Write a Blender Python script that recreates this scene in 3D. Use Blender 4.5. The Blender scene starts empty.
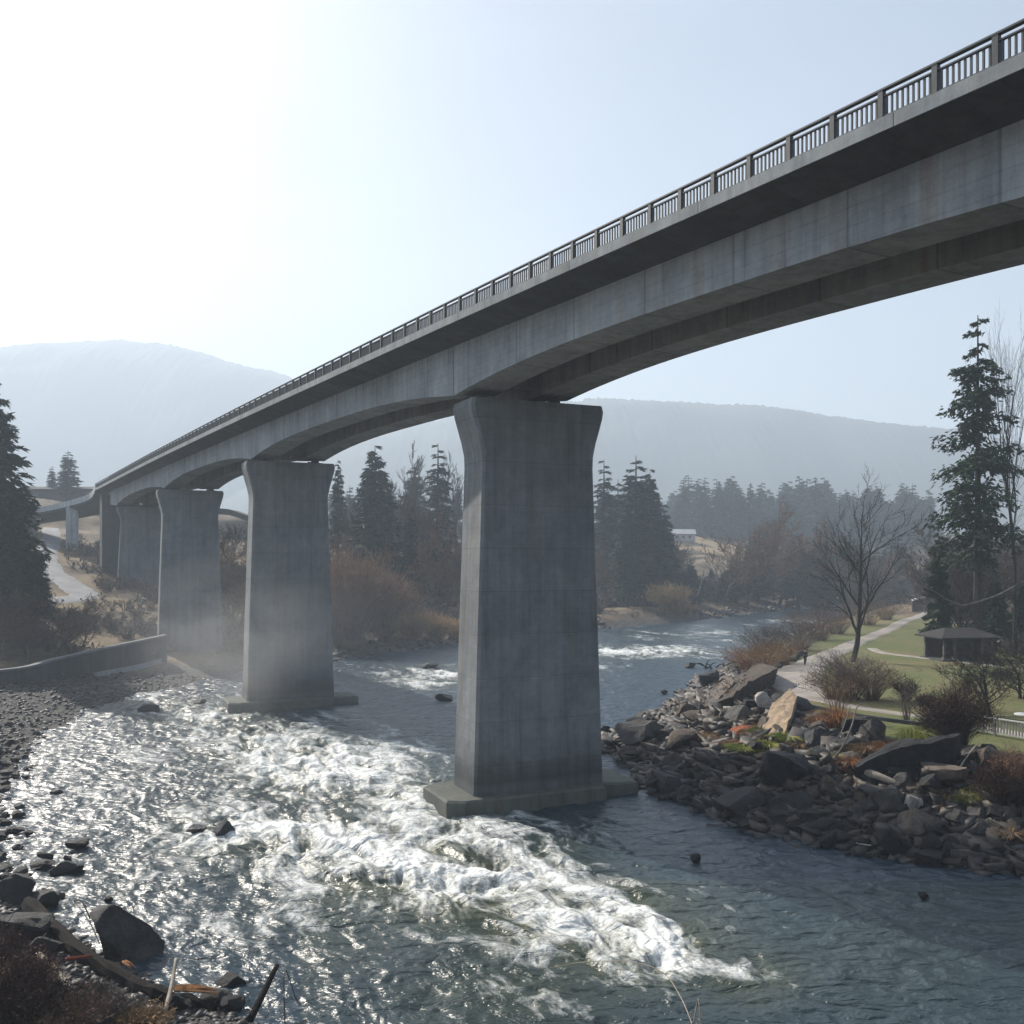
import bpy, math, random
import numpy as np
from mathutils import Vector, Matrix

random.seed(7)
RNG = np.random.default_rng(11)
PI = math.pi
scene = bpy.context.scene
COL = scene.collection

# ------------------------------------------------------------------ camera model
F = 950.0          # focal length in pixels of a 1024 wide frame
HC = 14.0          # eye height above the water
HZ = 560.0         # image row of the horizon

def gw(px, py, z=0.0):
    """point at height z seen at that place of the photo"""
    Y = (HC - z) * F / (py - HZ)
    return ((px - 512.0) / F * Y, Y)

def at(px, py, Y):
    return Vector(((px - 512.0) / F * Y, Y, HC - (py - HZ) / F * Y))

# ------------------------------------------------------------------ noise
_perm = np.random.default_rng(3).permutation(256)
_perm = np.concatenate([_perm, _perm, _perm])
_g2 = np.stack([np.cos(np.arange(256) * 2 * PI / 256 * 37), np.sin(np.arange(256) * 2 * PI / 256 * 37)], 1)

def perlin(x, y):
    x = np.asarray(x, float); y = np.asarray(y, float)
    xi = np.floor(x).astype(np.int64); yi = np.floor(y).astype(np.int64)
    xf = x - xi; yf = y - yi
    xi &= 255; yi &= 255
    u = xf * xf * xf * (xf * (xf * 6 - 15) + 10); v = yf * yf * yf * (yf * (yf * 6 - 15) + 10)
    def g(ix, iy, fx, fy):
        h = _perm[_perm[ix] + iy]
        return _g2[h, 0] * fx + _g2[h, 1] * fy
    a = g(xi, yi, xf, yf); b = g(xi + 1, yi, xf - 1, yf)
    c = g(xi, yi + 1, xf, yf - 1); d = g(xi + 1, yi + 1, xf - 1, yf - 1)
    return (a * (1 - u) + b * u) * (1 - v) + (c * (1 - u) + d * u) * v * 1.0

def fbm(x, y, o=4, lac=2.03, gain=0.5):
    s = 0; a = 1.0; n = 0
    for i in range(o):
        s = s + a * perlin(x + 17.3 * i, y - 9.1 * i); n += a
        x = x * lac; y = y * lac; a *= gain
    return s / n * 1.5

def ridged(x, y, o=3):
    s = 0; a = 1.0; n = 0
    for i in range(o):
        s = s + a * (1 - np.abs(perlin(x + 31.7 * i, y + 5.3 * i)) * 2.2); n += a
        x = x * 2.07; y = y * 2.07; a *= 0.5
    return s / n

def sstep(a, b, x):
    t = np.clip((x - a) / (b - a), 0, 1)
    return t * t * (3 - 2 * t)

# ------------------------------------------------------------------ helpers
def mesh_obj(name, V, Fc, mat, parent=None, smooth=False, loc=None):
    me = bpy.data.meshes.new(name)
    if isinstance(V, np.ndarray) and isinstance(Fc, np.ndarray):
        k = Fc.shape[1]
        me.vertices.add(len(V)); me.vertices.foreach_set('co', V.astype(np.float32).ravel())
        me.loops.add(Fc.size); me.loops.foreach_set('vertex_index', Fc.astype(np.int32).ravel())
        me.polygons.add(len(Fc)); me.polygons.foreach_set('loop_start', np.arange(0, Fc.size, k, dtype=np.int32))
        me.update(calc_edges=True)
    else:
        me.from_pydata([tuple(v) for v in V], [], [tuple(f) for f in Fc]); me.update()
    if smooth:
        me.polygons.foreach_set('use_smooth', [True] * len(me.polygons))
    for m in (mat if isinstance(mat, (list, tuple)) else [mat]):
        me.materials.append(m)
    o = bpy.data.objects.new(name, me)
    COL.objects.link(o)
    if parent is not None:
        o.parent = parent
    if loc is not None:
        o.location = loc
    return o

def empty(name, loc=(0, 0, 0), rz=0.0):
    o = bpy.data.objects.new(name, None); COL.objects.link(o)
    o.location = loc; o.rotation_euler = (0, 0, rz); o.empty_display_size = 0.3
    return o

def tag(o, label=None, cat=None, group=None, kind=None):
    if label: o['label'] = label
    if cat: o['category'] = cat
    if group: o['group'] = group
    if kind: o['kind'] = kind
    return o

def dup(o, loc=None, rz=None, sc=None, label=None, group=None):
    r = o.copy(); COL.objects.link(r)
    for ch in list(o.children):
        c = ch.copy(); COL.objects.link(c); c.parent = r
        for g in list(ch.children):
            d = g.copy(); COL.objects.link(d); d.parent = c
    if loc is not None: r.location = loc
    if rz is not None: r.rotation_euler = (r.rotation_euler[0], r.rotation_euler[1], rz)
    if sc is not None: r.scale = sc if hasattr(sc, '__len__') else (sc, sc, sc)
    if label: r['label'] = label
    if group: r['group'] = group
    return r

class MB:
    def __init__(s): s.v = []; s.f = []
    def add(s, V, Fc):
        b = len(s.v); s.v += [tuple(p) for p in V]; s.f += [tuple(i + b for i in f) for f in Fc]
    def box(s, c, d, ax=None):
        """c centre, d full dims, ax optional 3 axis vectors"""
        ax = ax or (Vector((1, 0, 0)), Vector((0, 1, 0)), Vector((0, 0, 1)))
        c = Vector(c); P = []
        for k in (-1, 1):
            for j in (-1, 1):
                for i in (-1, 1):
                    P.append(c + ax[0] * (i * d[0] / 2) + ax[1] * (j * d[1] / 2) + ax[2] * (k * d[2] / 2))
        s.add(P, [(0, 2, 3, 1), (4, 5, 7, 6), (0, 1, 5, 4), (2, 6, 7, 3), (0, 4, 6, 2), (1, 3, 7, 5)])
    def tube(s, P, R, n=6, cap=True):
        P = [Vector(p) for p in P]; rings = []
        for i, p in enumerate(P):
            t = (P[min(i + 1, len(P) - 1)] - P[max(i - 1, 0)]).normalized()
            a = t.cross(Vector((0, 0, 1)))
            if a.length < 0.05: a = t.cross(Vector((1, 0, 0)))
            a.normalize(); b = t.cross(a)
            r = R[i] if hasattr(R, '__len__') else R
            rings.append([p + (a * math.cos(2 * PI * k / n) + b * math.sin(2 * PI * k / n)) * r for k in range(n)])
        V = [q for r in rings for q in r]; Fc = []
        for i in range(len(P) - 1):
            for k in range(n):
                Fc.append((i * n + k, i * n + (k + 1) % n, (i + 1) * n + (k + 1) % n, (i + 1) * n + k))
        if cap and n > 2:
            Fc.append(tuple(range(n - 1, -1, -1))); Fc.append(tuple((len(P) - 1) * n + k for k in range(n)))
        s.add(V, Fc)
    def loft(s, rings, closed=True, cap=True):
        n = len(rings[0]); V = [p for r in rings for p in r]; Fc = []
        for i in range(len(rings) - 1):
            for k in range(n if closed else n - 1):
                Fc.append((i * n + k, i * n + (k + 1) % n, (i + 1) * n + (k + 1) % n, (i + 1) * n + k))
        if cap:
            Fc.append(tuple(range(n - 1, -1, -1))); Fc.append(tuple((len(rings) - 1) * n + k for k in range(n)))
        s.add(V, Fc)
    def build(s, name, mat, parent=None, smooth=False, loc=None):
        return mesh_obj(name, s.v, s.f, mat, parent, smooth, loc)

# ------------------------------------------------------------------ materials
def new_mat(name):
    m = bpy.data.materials.new(name); m.use_nodes = True
    nt = m.node_tree; b = nt.nodes['Principled BSDF']
    return m, nt, b
def N(nt, t, **kw):
    n = nt.nodes.new(t)
    for k, v in kw.items():
        if k.startswith('i_'):
            n.inputs[k[2:].replace('_', ' ')].default_value = v
        else: setattr(n, k, v)
    return n
def ramp(nt, fac, stops, interp='LINEAR'):
    r = nt.nodes.new('ShaderNodeValToRGB'); r.color_ramp.interpolation = interp
    e = r.color_ramp.elements
    while len(e) < len(stops): e.new(0.5)
    for i, (p, c) in enumerate(stops):
        e[i].position = p; e[i].color = (c, c, c, 1) if not hasattr(c, '__len__') else (*c[:3], 1)
    nt.links.new(fac, r.inputs['Fac']); return r.outputs['Color']
def mixc(nt, fac, a, b, mode='MIX'):
    m = nt.nodes.new('ShaderNodeMix'); m.data_type = 'RGBA'; m.blend_type = mode
    for sock, v in ((m.inputs[0], fac), (m.inputs[6], a), (m.inputs[7], b)):
        if isinstance(v, bpy.types.NodeSocket): nt.links.new(v, sock)
        elif hasattr(v, '__len__'): sock.default_value = (*v[:3], 1)
        else: sock.default_value = v if sock == m.inputs[0] else (v, v, v, 1)
    return m.outputs[2]
def coords(nt, scale=(1, 1, 1), kind='Object', rot=(0, 0, 0)):
    tc = nt.nodes.new('ShaderNodeTexCoord'); mp = nt.nodes.new('ShaderNodeMapping')
    mp.inputs['Scale'].default_value = scale; mp.inputs['Rotation'].default_value = rot
    nt.links.new(tc.outputs[kind], mp.inputs['Vector']); return mp.outputs['Vector']
def noise(nt, vec, sc=1.0, det=4.0, rough=0.55, dist=0.0):
    n = nt.nodes.new('ShaderNodeTexNoise')
    n.inputs['Scale'].default_value = sc; n.inputs['Detail'].default_value = det
    n.inputs['Roughness'].default_value = rough; n.inputs['Distortion'].default_value = dist
    nt.links.new(vec, n.inputs['Vector']); return n.outputs['Fac']
def bump(nt, b, h, strength=0.5, dist=0.05, normal=None):
    n = nt.nodes.new('ShaderNodeBump'); n.inputs['Strength'].default_value = strength
    n.inputs['Distance'].default_value = dist; nt.links.new(h, n.inputs['Height'])
    if normal is not None: nt.links.new(normal, n.inputs['Normal'])
    if b is not None: nt.links.new(n.outputs['Normal'], b.inputs['Normal'])
    return n.outputs['Normal']
def setp(b, **kw):
    for k, v in kw.items():
        k = k.replace('_', ' ')
        b.inputs[k].default_value = (*v, 1) if hasattr(v, '__len__') and len(v) == 3 else v

def simple(name, c1, c2=None, scale=1.0, rough=0.85, bmp=0.0, spec=0.3, metal=0.0, objrand=0.0, kind='Object'):
    m, nt, b = new_mat(name)
    v = coords(nt, kind=kind); f = noise(nt, v, scale, 5, 0.6)
    c2 = c2 or tuple(x * 0.6 for x in c1)
    col = mixc(nt, ramp(nt, f, [(0.35, 0.0), (0.65, 1.0)]), c1, c2)
    if objrand > 0:
        oi = nt.nodes.new('ShaderNodeObjectInfo')
        mr = nt.nodes.new('ShaderNodeMapRange'); mr.inputs[3].default_value = 1 - objrand; mr.inputs[4].default_value = 1 + objrand
        nt.links.new(oi.outputs['Random'], mr.inputs[0])
        col = mixc(nt, 1.0, col, mr.outputs[0], 'MULTIPLY')
    nt.links.new(col, b.inputs['Base Color'])
    setp(b, Roughness=rough, Metallic=metal); b.inputs['Specular IOR Level'].default_value = spec
    if bmp: bump(nt, b, noise(nt, v, scale * 4, 6, 0.6), 0.8, bmp)
    return m

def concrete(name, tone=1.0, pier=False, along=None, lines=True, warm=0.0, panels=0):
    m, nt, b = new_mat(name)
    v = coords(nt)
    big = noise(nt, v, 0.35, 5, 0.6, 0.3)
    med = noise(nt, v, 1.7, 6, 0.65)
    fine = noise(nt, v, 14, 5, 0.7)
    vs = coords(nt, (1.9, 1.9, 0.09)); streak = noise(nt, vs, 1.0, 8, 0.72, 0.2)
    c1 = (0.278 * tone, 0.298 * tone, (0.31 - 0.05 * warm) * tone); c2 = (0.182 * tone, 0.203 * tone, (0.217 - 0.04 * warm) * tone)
    col = mixc(nt, ramp(nt, big, [(0.3, 0.0), (0.7, 1.0)]), c1, c2)
    col = mixc(nt, 1.0, col, ramp(nt, streak, [(0.28, 0.45), (0.4, 0.82), (0.55, 1.0), (0.75, 1.16)]), 'MULTIPLY')
    col = mixc(nt, 1.0, col, ramp(nt, med, [(0.3, 0.82), (0.5, 0.97), (0.72, 1.12)]), 'MULTIPLY')
    col = mixc(nt, 1.0, col, ramp(nt, fine, [(0.3, 0.9), (0.75, 1.08)]), 'MULTIPLY')
    st2 = noise(nt, coords(nt, (1.1, 1.1, 0.05)), 1.0, 6, 0.65, 0.2)
    col = mixc(nt, ramp(nt, st2, [(0.52, 0.0), (0.68, 0.55)]), col, mixc(nt, 1.0, col, (0.86, 0.68, 0.52), 'MULTIPLY'))
    sx = nt.nodes.new('ShaderNodeSeparateXYZ'); nt.links.new(v, sx.inputs[0])
    h = fine
    if lines:
        bd = N(nt, 'ShaderNodeMath', operation='MODULO'); nt.links.new(sx.outputs['Z'], bd.inputs[0]); bd.inputs[1].default_value = 0.31
        col = mixc(nt, 0.5, col, mixc(nt, 1.0, col, ramp(nt, bd.outputs[0], [(0.0, 0.7), (0.035, 1.0), (0.3, 1.0)]), 'MULTIPLY'))
        fz = N(nt, 'ShaderNodeMath', operation='DIVIDE'); nt.links.new(sx.outputs['Z'], fz.inputs[0]); fz.inputs[1].default_value = 2.45
        fz2 = N(nt, 'ShaderNodeMath', operation='FLOOR'); nt.links.new(fz.outputs[0], fz2.inputs[0])
        wz = N(nt, 'ShaderNodeTexWhiteNoise'); wz.noise_dimensions = '1D'; nt.links.new(fz2.outputs[0], wz.inputs['W'])
        if pier: col = mixc(nt, 1.0, col, ramp(nt, wz.outputs['Value'], [(0, .94), (1, 1.05)]), 'MULTIPLY')
        # horizontal board / pour lines
        zz = N(nt, 'ShaderNodeMath', operation='ADD'); nt.links.new(sx.outputs['Z'], zz.inputs[0])
        ms = N(nt, 'ShaderNodeMath', operation='MULTIPLY'); nt.links.new(med, ms.inputs[0]); ms.inputs[1].default_value = 0.08
        nt.links.new(ms.outputs[0], zz.inputs[1])
        md = N(nt, 'ShaderNodeMath', operation='MODULO'); nt.links.new(zz.outputs[0], md.inputs[0]); md.inputs[1].default_value = 2.45 if pier else 0.62
        ln = ramp(nt, md.outputs[0], [(0.0, 0.45 if pier else 0.75), (0.05, 1.0)])
        col = mixc(nt, 0.75, col, mixc(nt, 1.0, col, ln, 'MULTIPLY'))
    if panels:
        dv = N(nt, 'ShaderNodeVectorMath', operation='DOT_PRODUCT'); nt.links.new(v, dv.inputs[0]); dv.inputs[1].default_value = (-0.5125, 0.8587, 0)
        a1 = N(nt, 'ShaderNodeMath', operation='ADD'); nt.links.new(dv.outputs['Value'], a1.inputs[0]); a1.inputs[1].default_value = 400.0
        d1 = N(nt, 'ShaderNodeMath', operation='DIVIDE'); nt.links.new(a1.outputs[0], d1.inputs[0]); d1.inputs[1].default_value = panels
        f1 = N(nt, 'ShaderNodeMath', operation='FRACT'); nt.links.new(d1.outputs[0], f1.inputs[0])
        pl = ramp(nt, f1.outputs[0], [(0.0, 0.55), (0.02, 0.95), (0.5, 1.0), (0.985, 1.0), (1.0, 0.55)])
        fl = N(nt, 'ShaderNodeMath', operation='FLOOR'); nt.links.new(d1.outputs[0], fl.inputs[0])
        wn = N(nt, 'ShaderNodeTexWhiteNoise'); wn.noise_dimensions = '1D'; nt.links.new(fl.outputs[0], wn.inputs['W'])
        col = mixc(nt, 1.0, col, pl, 'MULTIPLY'); col = mixc(nt, 1.0, col, ramp(nt, wn.outputs['Value'], [(0, .86), (1, 1.08)]), 'MULTIPLY')
    if pier:
        mr = N(nt, 'ShaderNodeMapRange'); nt.links.new(sx.outputs['Z'], mr.inputs[0]); mr.inputs[1].default_value = 0.4; mr.inputs[2].default_value = 4.4
        ad = N(nt, 'ShaderNodeMath', operation='ADD'); nt.links.new(mr.outputs[0], ad.inputs[0])
        m2 = N(nt, 'ShaderNodeMath', operation='MULTIPLY_ADD'); nt.links.new(med, m2.inputs[0]); m2.inputs[1].default_value = 0.14; m2.inputs[2].default_value = -0.07
        nt.links.new(m2.outputs[0], ad.inputs[1])
        wet = ramp(nt, ad.outputs[0], [(0.0, 0.6), (0.2, 0.55), (0.27, 0.36), (0.45, 0.5), (0.6, 0.82), (0.9, 1.0)])
        col = mixc(nt, 1.0, col, wet, 'MULTIPLY')
    nt.links.new(col, b.inputs['Base Color'])
    setp(b, Roughness=0.82); b.inputs['Specular IOR Level'].default_value = 0.35
    bump(nt, b, mixc(nt, 0.5, med, fine), 0.6, 0.03)
    return m

M = {}
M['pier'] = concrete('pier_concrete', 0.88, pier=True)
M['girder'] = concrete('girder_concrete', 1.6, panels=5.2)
M['deck'] = concrete('shaded_deck_concrete', 0.42, lines=False, panels=1.15)  # low tone puts the soffit's shade into the slab colour
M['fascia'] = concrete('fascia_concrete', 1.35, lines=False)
M['old_conc'] = concrete('weathered_concrete', 0.32, lines=False)
M['rail'] = simple('painted_rail_metal', (0.07, 0.076, 0.085), (0.045, 0.05, 0.056), 3, 0.55, 0, 0.4)
M['asphalt'] = simple('asphalt', (0.055, 0.055, 0.055), (0.04, 0.04, 0.04), 2, 0.9, 0.01)
M['path'] = simple('fine_gravel_path', (0.36, 0.32, 0.285), (0.26, 0.235, 0.21), 0.6, 0.95, 0.02)
M['road'] = simple('worn_road', (0.30, 0.30, 0.31), (0.22, 0.22, 0.23), 0.4, 0.85, 0.01)
M['bark'] = simple('dark_bark', (0.065, 0.055, 0.048), (0.03, 0.026, 0.022), 3, 0.95, 0.05)
M['bark_grey'] = simple('grey_bark', (0.17, 0.155, 0.14), (0.08, 0.07, 0.062), 2.5, 0.95, 0.03)
M['twig'] = simple('bare_twigs', (0.16, 0.13, 0.115), (0.095, 0.078, 0.07), 1, 0.95, objrand=0.25)
M['twig_red'] = simple('russet_twigs', (0.25, 0.155, 0.10), (0.13, 0.08, 0.055), 1, 0.95, objrand=0.25)
M['twig_tan'] = simple('golden_twigs', (0.62, 0.40, 0.20), (0.40, 0.23, 0.11), 1, 0.95, objrand=0.15)
M['twig_dark'] = simple('dark_brush_twigs', (0.085, 0.04, 0.033), (0.025, 0.016, 0.014), 1, 0.95)
M['needle'] = simple('conifer_needles', (0.032, 0.062, 0.048), (0.017, 0.034, 0.027), 0.8, 0.8, objrand=0.3)
M['needle2'] = simple('conifer_needles_near', (0.05, 0.085, 0.04), (0.02, 0.036, 0.02), 0.7, 0.75)
M['needle_dark'] = simple('conifer_needles_dark', (0.022, 0.036, 0.026), (0.012, 0.02, 0.015), 0.8, 0.85)
M['grass_blade'] = simple('grass_blades', (0.14, 0.17, 0.04), (0.22, 0.19, 0.07), 1.2, 0.85)
M['dry_grass'] = simple('dry_grass', (0.34, 0.22, 0.11), (0.20, 0.12, 0.06), 1.0, 0.9)
M['orange_grass'] = simple('orange_grass', (0.36, 0.16, 0.06), (0.25, 0.12, 0.06), 1.0, 0.9)
M['green_grass'] = simple('green_grass', (0.22, 0.27, 0.045), (0.32, 0.30, 0.08), 1.0, 0.9)
M['wood_dark'] = simple('wet_black_wood', (0.022, 0.018, 0.016), (0.012, 0.010, 0.009), 3, 0.9, 0.06, 0.1)
M['wood_pale'] = simple('bleached_wood', (0.42, 0.37, 0.30), (0.28, 0.23, 0.18), 3, 0.85, 0.03)
M['wood_orange'] = simple('split_orange_wood', (0.50, 0.24, 0.09), (0.30, 0.13, 0.05), 3, 0.8, 0.03)
M['roof_dark'] = simple('mossy_shingles', (0.05, 0.045, 0.045), (0.03, 0.03, 0.028), 2, 0.9, 0.04)
M['timber'] = simple('aged_timber', (0.11, 0.09, 0.075), (0.06, 0.05, 0.04), 3, 0.9, 0.02)
M['white_paint'] = simple('white_paint', (0.72, 0.72, 0.70), (0.55, 0.55, 0.53), 3, 0.6)

def rock_mat(name, c1, c2, wet=0.85, sc=2.6):
    m, nt, b = new_mat(name)
    v = coords(nt); big = noise(nt, v, sc, 6, 0.65, 0.4); fine = noise(nt, v, sc * 9, 5, 0.7)
    col = mixc(nt, ramp(nt, big, [(0.35, 0.0), (0.65, 1.0)]), c1, c2)
    col = mixc(nt, 1.0, col, ramp(nt, fine, [(0.25, 0.6), (0.75, 1.25)]), 'MULTIPLY')
    oi = nt.nodes.new('ShaderNodeObjectInfo'); mr = nt.nodes.new('ShaderNodeMapRange')
    mr.inputs[3].default_value = 0.65; mr.inputs[4].default_value = 1.35; nt.links.new(oi.outputs['Random'], mr.inputs[0])
    col = mixc(nt, 1.0, col, mr.outputs[0], 'MULTIPLY')
    nt.links.new(col, b.inputs['Base Color']); setp(b, Roughness=wet); b.inputs['Specular IOR Level'].default_value = 0.25
    bump(nt, b, mixc(nt, 0.4, big, fine), 1.0, 0.22)
    return m
M['rock'] = rock_mat('grey_rock', (0.13, 0.122, 0.115), (0.06, 0.057, 0.055))
M['rock_brown'] = rock_mat('brown_rock', (0.19, 0.15, 0.12), (0.085, 0.07, 0.06))
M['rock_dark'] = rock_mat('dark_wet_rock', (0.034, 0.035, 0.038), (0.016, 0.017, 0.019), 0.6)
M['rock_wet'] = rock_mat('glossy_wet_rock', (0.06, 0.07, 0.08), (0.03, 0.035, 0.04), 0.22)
M['rock_tan'] = rock_mat('tan_rock', (0.44, 0.33, 0.22), (0.28, 0.21, 0.15))
M['rock_white'] = rock_mat('pale_rock', (0.60, 0.56, 0.52), (0.38, 0.35, 0.33))
M['rock_rust'] = rock_mat('rusty_rock', (0.42, 0.12, 0.05), (0.2, 0.08, 0.05))

# ------------------------------------------------------------------ river outline and terrain height
LEFT = [(-8, 28.7)] + [gw(*p) for p in [(150, 985), (55, 932), (-6, 884), (-20, 830), (2, 782), (34, 738), (86, 709), (155, 690), (236, 672),
        (330, 661), (400, 652), (460, 643), (600, 629), (700, 620), (782, 610), (835, 604), (905, 599), (960, 595)]]
RIGHT = [gw(*p) for p in [(980, 602), (905, 610), (850, 618), (800, 632), (740, 655), (702, 678), (680, 700), (652, 718), (612, 735), (606, 750),
         (640, 765), (652, 788), (705, 806), (745, 824), (830, 843), (900, 856), (960, 864), (1024, 873)]]
NEAR = [(33, 32), (44, 18), (60, -8), (75, -60), (40, -60), (26, -10), (14, 6), (4, 15), (-4, 24)]
RIVER = np.array(LEFT + RIGHT + NEAR)

def sdf(X, Y):
    """signed distance: positive on land"""
    sh = X.shape; x = X.ravel(); y = Y.ravel()
    d2 = np.full(x.shape, 1e18); ins = np.zeros(x.shape, bool)
    n = len(RIVER)
    for i in range(n):
        ax, ay = RIVER[i]; bx, by = RIVER[(i + 1) % n]
        ex, ey = bx - ax, by - ay
        t = np.clip(((x - ax) * ex + (y - ay) * ey) / (ex * ex + ey * ey), 0, 1)
        d2 = np.minimum(d2, (x - ax - t * ex) ** 2 + (y - ay - t * ey) ** 2)
        c = ((ay > y) != (by > y))
        with np.errstate(divide='ignore', invalid='ignore'):
            xi = ax + (y - ay) * ex / (ey if ey != 0 else 1e-9)
        ins ^= c & (x < xi)
    d = np.sqrt(d2)
    return np.where(ins, -d, d).reshape(sh)

CP = np.array([
    (-14, 26, 1.0), (-18, 30, 1.2), (-25, 40, 1.3), (-35, 60, 1.2), (-50, 60, 2.5), (-70, 60, 5), (-10, 15, 4), (0, 5, 8), (0, -5, 10), (-10, 0, 11), (-40, 20, 8), (-90, 80, 6),
    (-36, 80, 0.8), (-45, 88, 1.0), (-40, 100, 1.2), (-37, 108, 1.5), (-55, 88, 1.2), (-52, 98, 3.6), (-62, 98, 4.2), (-46, 112, 4.2), (-54, 108, 4.6), (-40, 117, 3.2), (-42, 125, 5.0), (-35, 130, 3.6),
    (-50, 120, 6.3), (-56, 135, 9.2), (-66, 120, 8.2), (-73, 135, 10.4), (-85, 128, 9.6), (-69, 150, 12.7), (-78, 147, 12.4), (-62, 155, 13.2), (-57, 150, 12.2), (-62, 163, 14.2), (-50, 160, 11), (-91, 185, 17.8), (-84, 168, 15.6),
    (-78, 178, 20.3), (-70, 175, 19.4), (-98, 202, 21.5), (-110, 200, 21), (-150, 200, 20), (-110, 140, 12), (-100, 110, 9), (-45, 180, 9), (-55, 200, 14), (-123, 255, 31), (-100, 280, 31), (-60, 260, 18),
    (-84, 184, 21.0), (-80, 172, 19.0), (-25, 155, 1.8), (-20, 200, 5), (-10, 260, 8), (0, 350, 14), (-15, 162, 1.9), (8, 215, 1.7), (35, 240, 2.6), (56, 256, 3.2), (83, 285, 4.2), (27, 290, 5), (60, 330, 6), (91, 450, 27), (84, 415, 19), (20, 450, 24), (60, 400, 12),
    (143, 350, 3.4), (184, 400, 6), (140, 450, 20), (230, 450, 22), (0, 700, 32), (300, 700, 32), (-250, 700, 40), (-200, 400, 38), (-400, 400, 50),
    (24, 85, 3.2), (27, 65, 3.1), (35, 75, 3.2), (50, 100, 3.2), (45, 130, 3.2), (82, 186, 3.2), (60, 140, 3.2), (100, 150, 3.6), (30, 55, 3.1), (40, 60, 3.2), (60, 60, 4), (60, 90, 3.3), (90, 90, 6), (36, 44, 3.0),
    (48, 30, 4), (80, 20, 7), (110, 240, 3.4), (160, 220, 6), (250, 300, 12), (40, 115, 3.1), (30, 100, 3.1), (150, 100, 12), (48, 108, 3.2), (70, 120, 3.3), (100, 0, 9), (300, 100, 20), (-300, 100, 30), (0, -100, 14), (-200, -100, 20), (200, -100, 20),
], float)

# course of the park paths and the road (world), used to keep the ground beneath them smooth
PATH_A = [gw(px, py, 3.2) for px, py in [(945, 606), (915, 618), (888, 630), (855, 643), (822, 657), (800, 669), (795, 683), (808, 694), (832, 702), (866, 708), (902, 713), (945, 719), (990, 727), (1040, 738)]]
PATH_B = [gw(px, py, 3.2) for px, py in [(872, 648), (885, 653), (915, 657), (950, 661), (985, 665), (1030, 671), (1100, 680)]]
ROAD = [(-110, 128), (-85, 131), (-73, 135.5), (-66, 145), (-70, 152), (-78, 161), (-86, 175), (-93, 192), (-104, 214)]

def base_height(X, Y):
    s = sdf(X, Y)
    num = np.zeros(X.shape); den = np.zeros(X.shape)
    for x, y, z in CP:
        r2 = (X - x) ** 2 + (Y - y) ** 2 + 6.0
        w = r2 ** -1.8
        num += w * z; den += w
    h = num / den
    right = (X > 8) & (Y > 20) & (Y < 230) & (X > 0.05 * Y)
    slope = np.where(right & (X > -20), 0.34, 0.16)
    slope = np.where((~right) & (Y > 135), 0.2, slope)
    cap = s * slope
    k = 0.5
    m = np.minimum(h, cap) - 0.15 * np.exp(-np.abs(h - cap) * 2)
    return np.where(s > 0, np.maximum(m, 0.02 * s), np.maximum(s * 0.22, -2.2)), s

def height(X, Y, detail=True):
    X = np.asarray(X, float); Y = np.asarray(Y, float)
    h, s = base_height(X, Y)
    R = np.sqrt(X * X + Y * Y)
    amp = sstep(-2, 6, s)
    n = fbm(X * 0.11, Y * 0.11, 4) * 0.5 * sstep(2, 20, s)
    rough = fbm(X * 0.9 + 7, Y * 0.9, 4) * 0.32
    flat = np.maximum(sstep(9, 15, s) * (X > 12) * (Y > 40) * (Y < 240), 0)
    n = n * (1 - flat * 0.9); rough = rough * (1 - flat * 0.85)
    d = path_dist(X, Y)
    k = sstep(1.5, 6, d)
    far = np.clip(R / 600 - 0.6, 0, 3) * 10
    return h + (n + rough * amp) * k + 0 * far

def seg_dist(X, Y, P):
    d2 = np.full(X.shape, 1e18)
    for (ax, ay), (bx, by) in zip(P[:-1], P[1:]):
        ex, ey = bx - ax, by - ay
        t = np.clip(((X - ax) * ex + (Y - ay) * ey) / (ex * ex + ey * ey + 1e-9), 0, 1)
        d2 = np.minimum(d2, (X - ax - t * ex) ** 2 + (Y - ay - t * ey) ** 2)
    return np.sqrt(d2)
def path_dist(X, Y):
    return np.minimum(np.minimum(seg_dist(X, Y, PATH_A), seg_dist(X, Y, PATH_B)), seg_dist(X, Y, ROAD) - 0.5)

def hz(x, y):
    return float(height(np.array([x]), np.array([y]))[0])
_T = np.concatenate([np.arange(15, 130, 0.25), np.arange(130, 700, 1.0)])
def hit(px, py):
    """ground (or water) point seen at that place of the photo"""
    X = (px - 512) / F * _T; Z = HC - (py - HZ) / F * _T
    g = np.maximum(height(X, _T), 0.0)
    k = np.argmax(Z <= g)
    if not (Z <= g).any(): k = len(_T) - 1
    return Vector((X[k], _T[k], g[k]))

# ------------------------------------------------------------------ ground sheet (polar grid: fine near, coarse far)
def polar(na, r0, r1, nr, a0=-1.25, a1=1.25, dense=0.75):
    A = np.linspace(a0, a1, na)
    R = r0 * (r1 / r0) ** np.linspace(0, 1, nr)
    AA, RR = np.meshgrid(A, R)
    return RR * np.sin(AA), RR * np.cos(AA), na, nr
def grid_faces(na, nr):
    i = np.arange(nr - 1)[:, None] * na + np.arange(na - 1)[None, :]
    return np.stack([i, i + 1, i + na + 1, i + na], -1).reshape(-1, 4)
def add_attr(me, name, data):
    a = me.color_attributes.new(name, 'FLOAT_COLOR', 'POINT')
    d = np.ones((len(me.vertices), 4), np.float32); d[:, :data.shape[1]] = data
    a.data.foreach_set('color', d.ravel())

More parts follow.
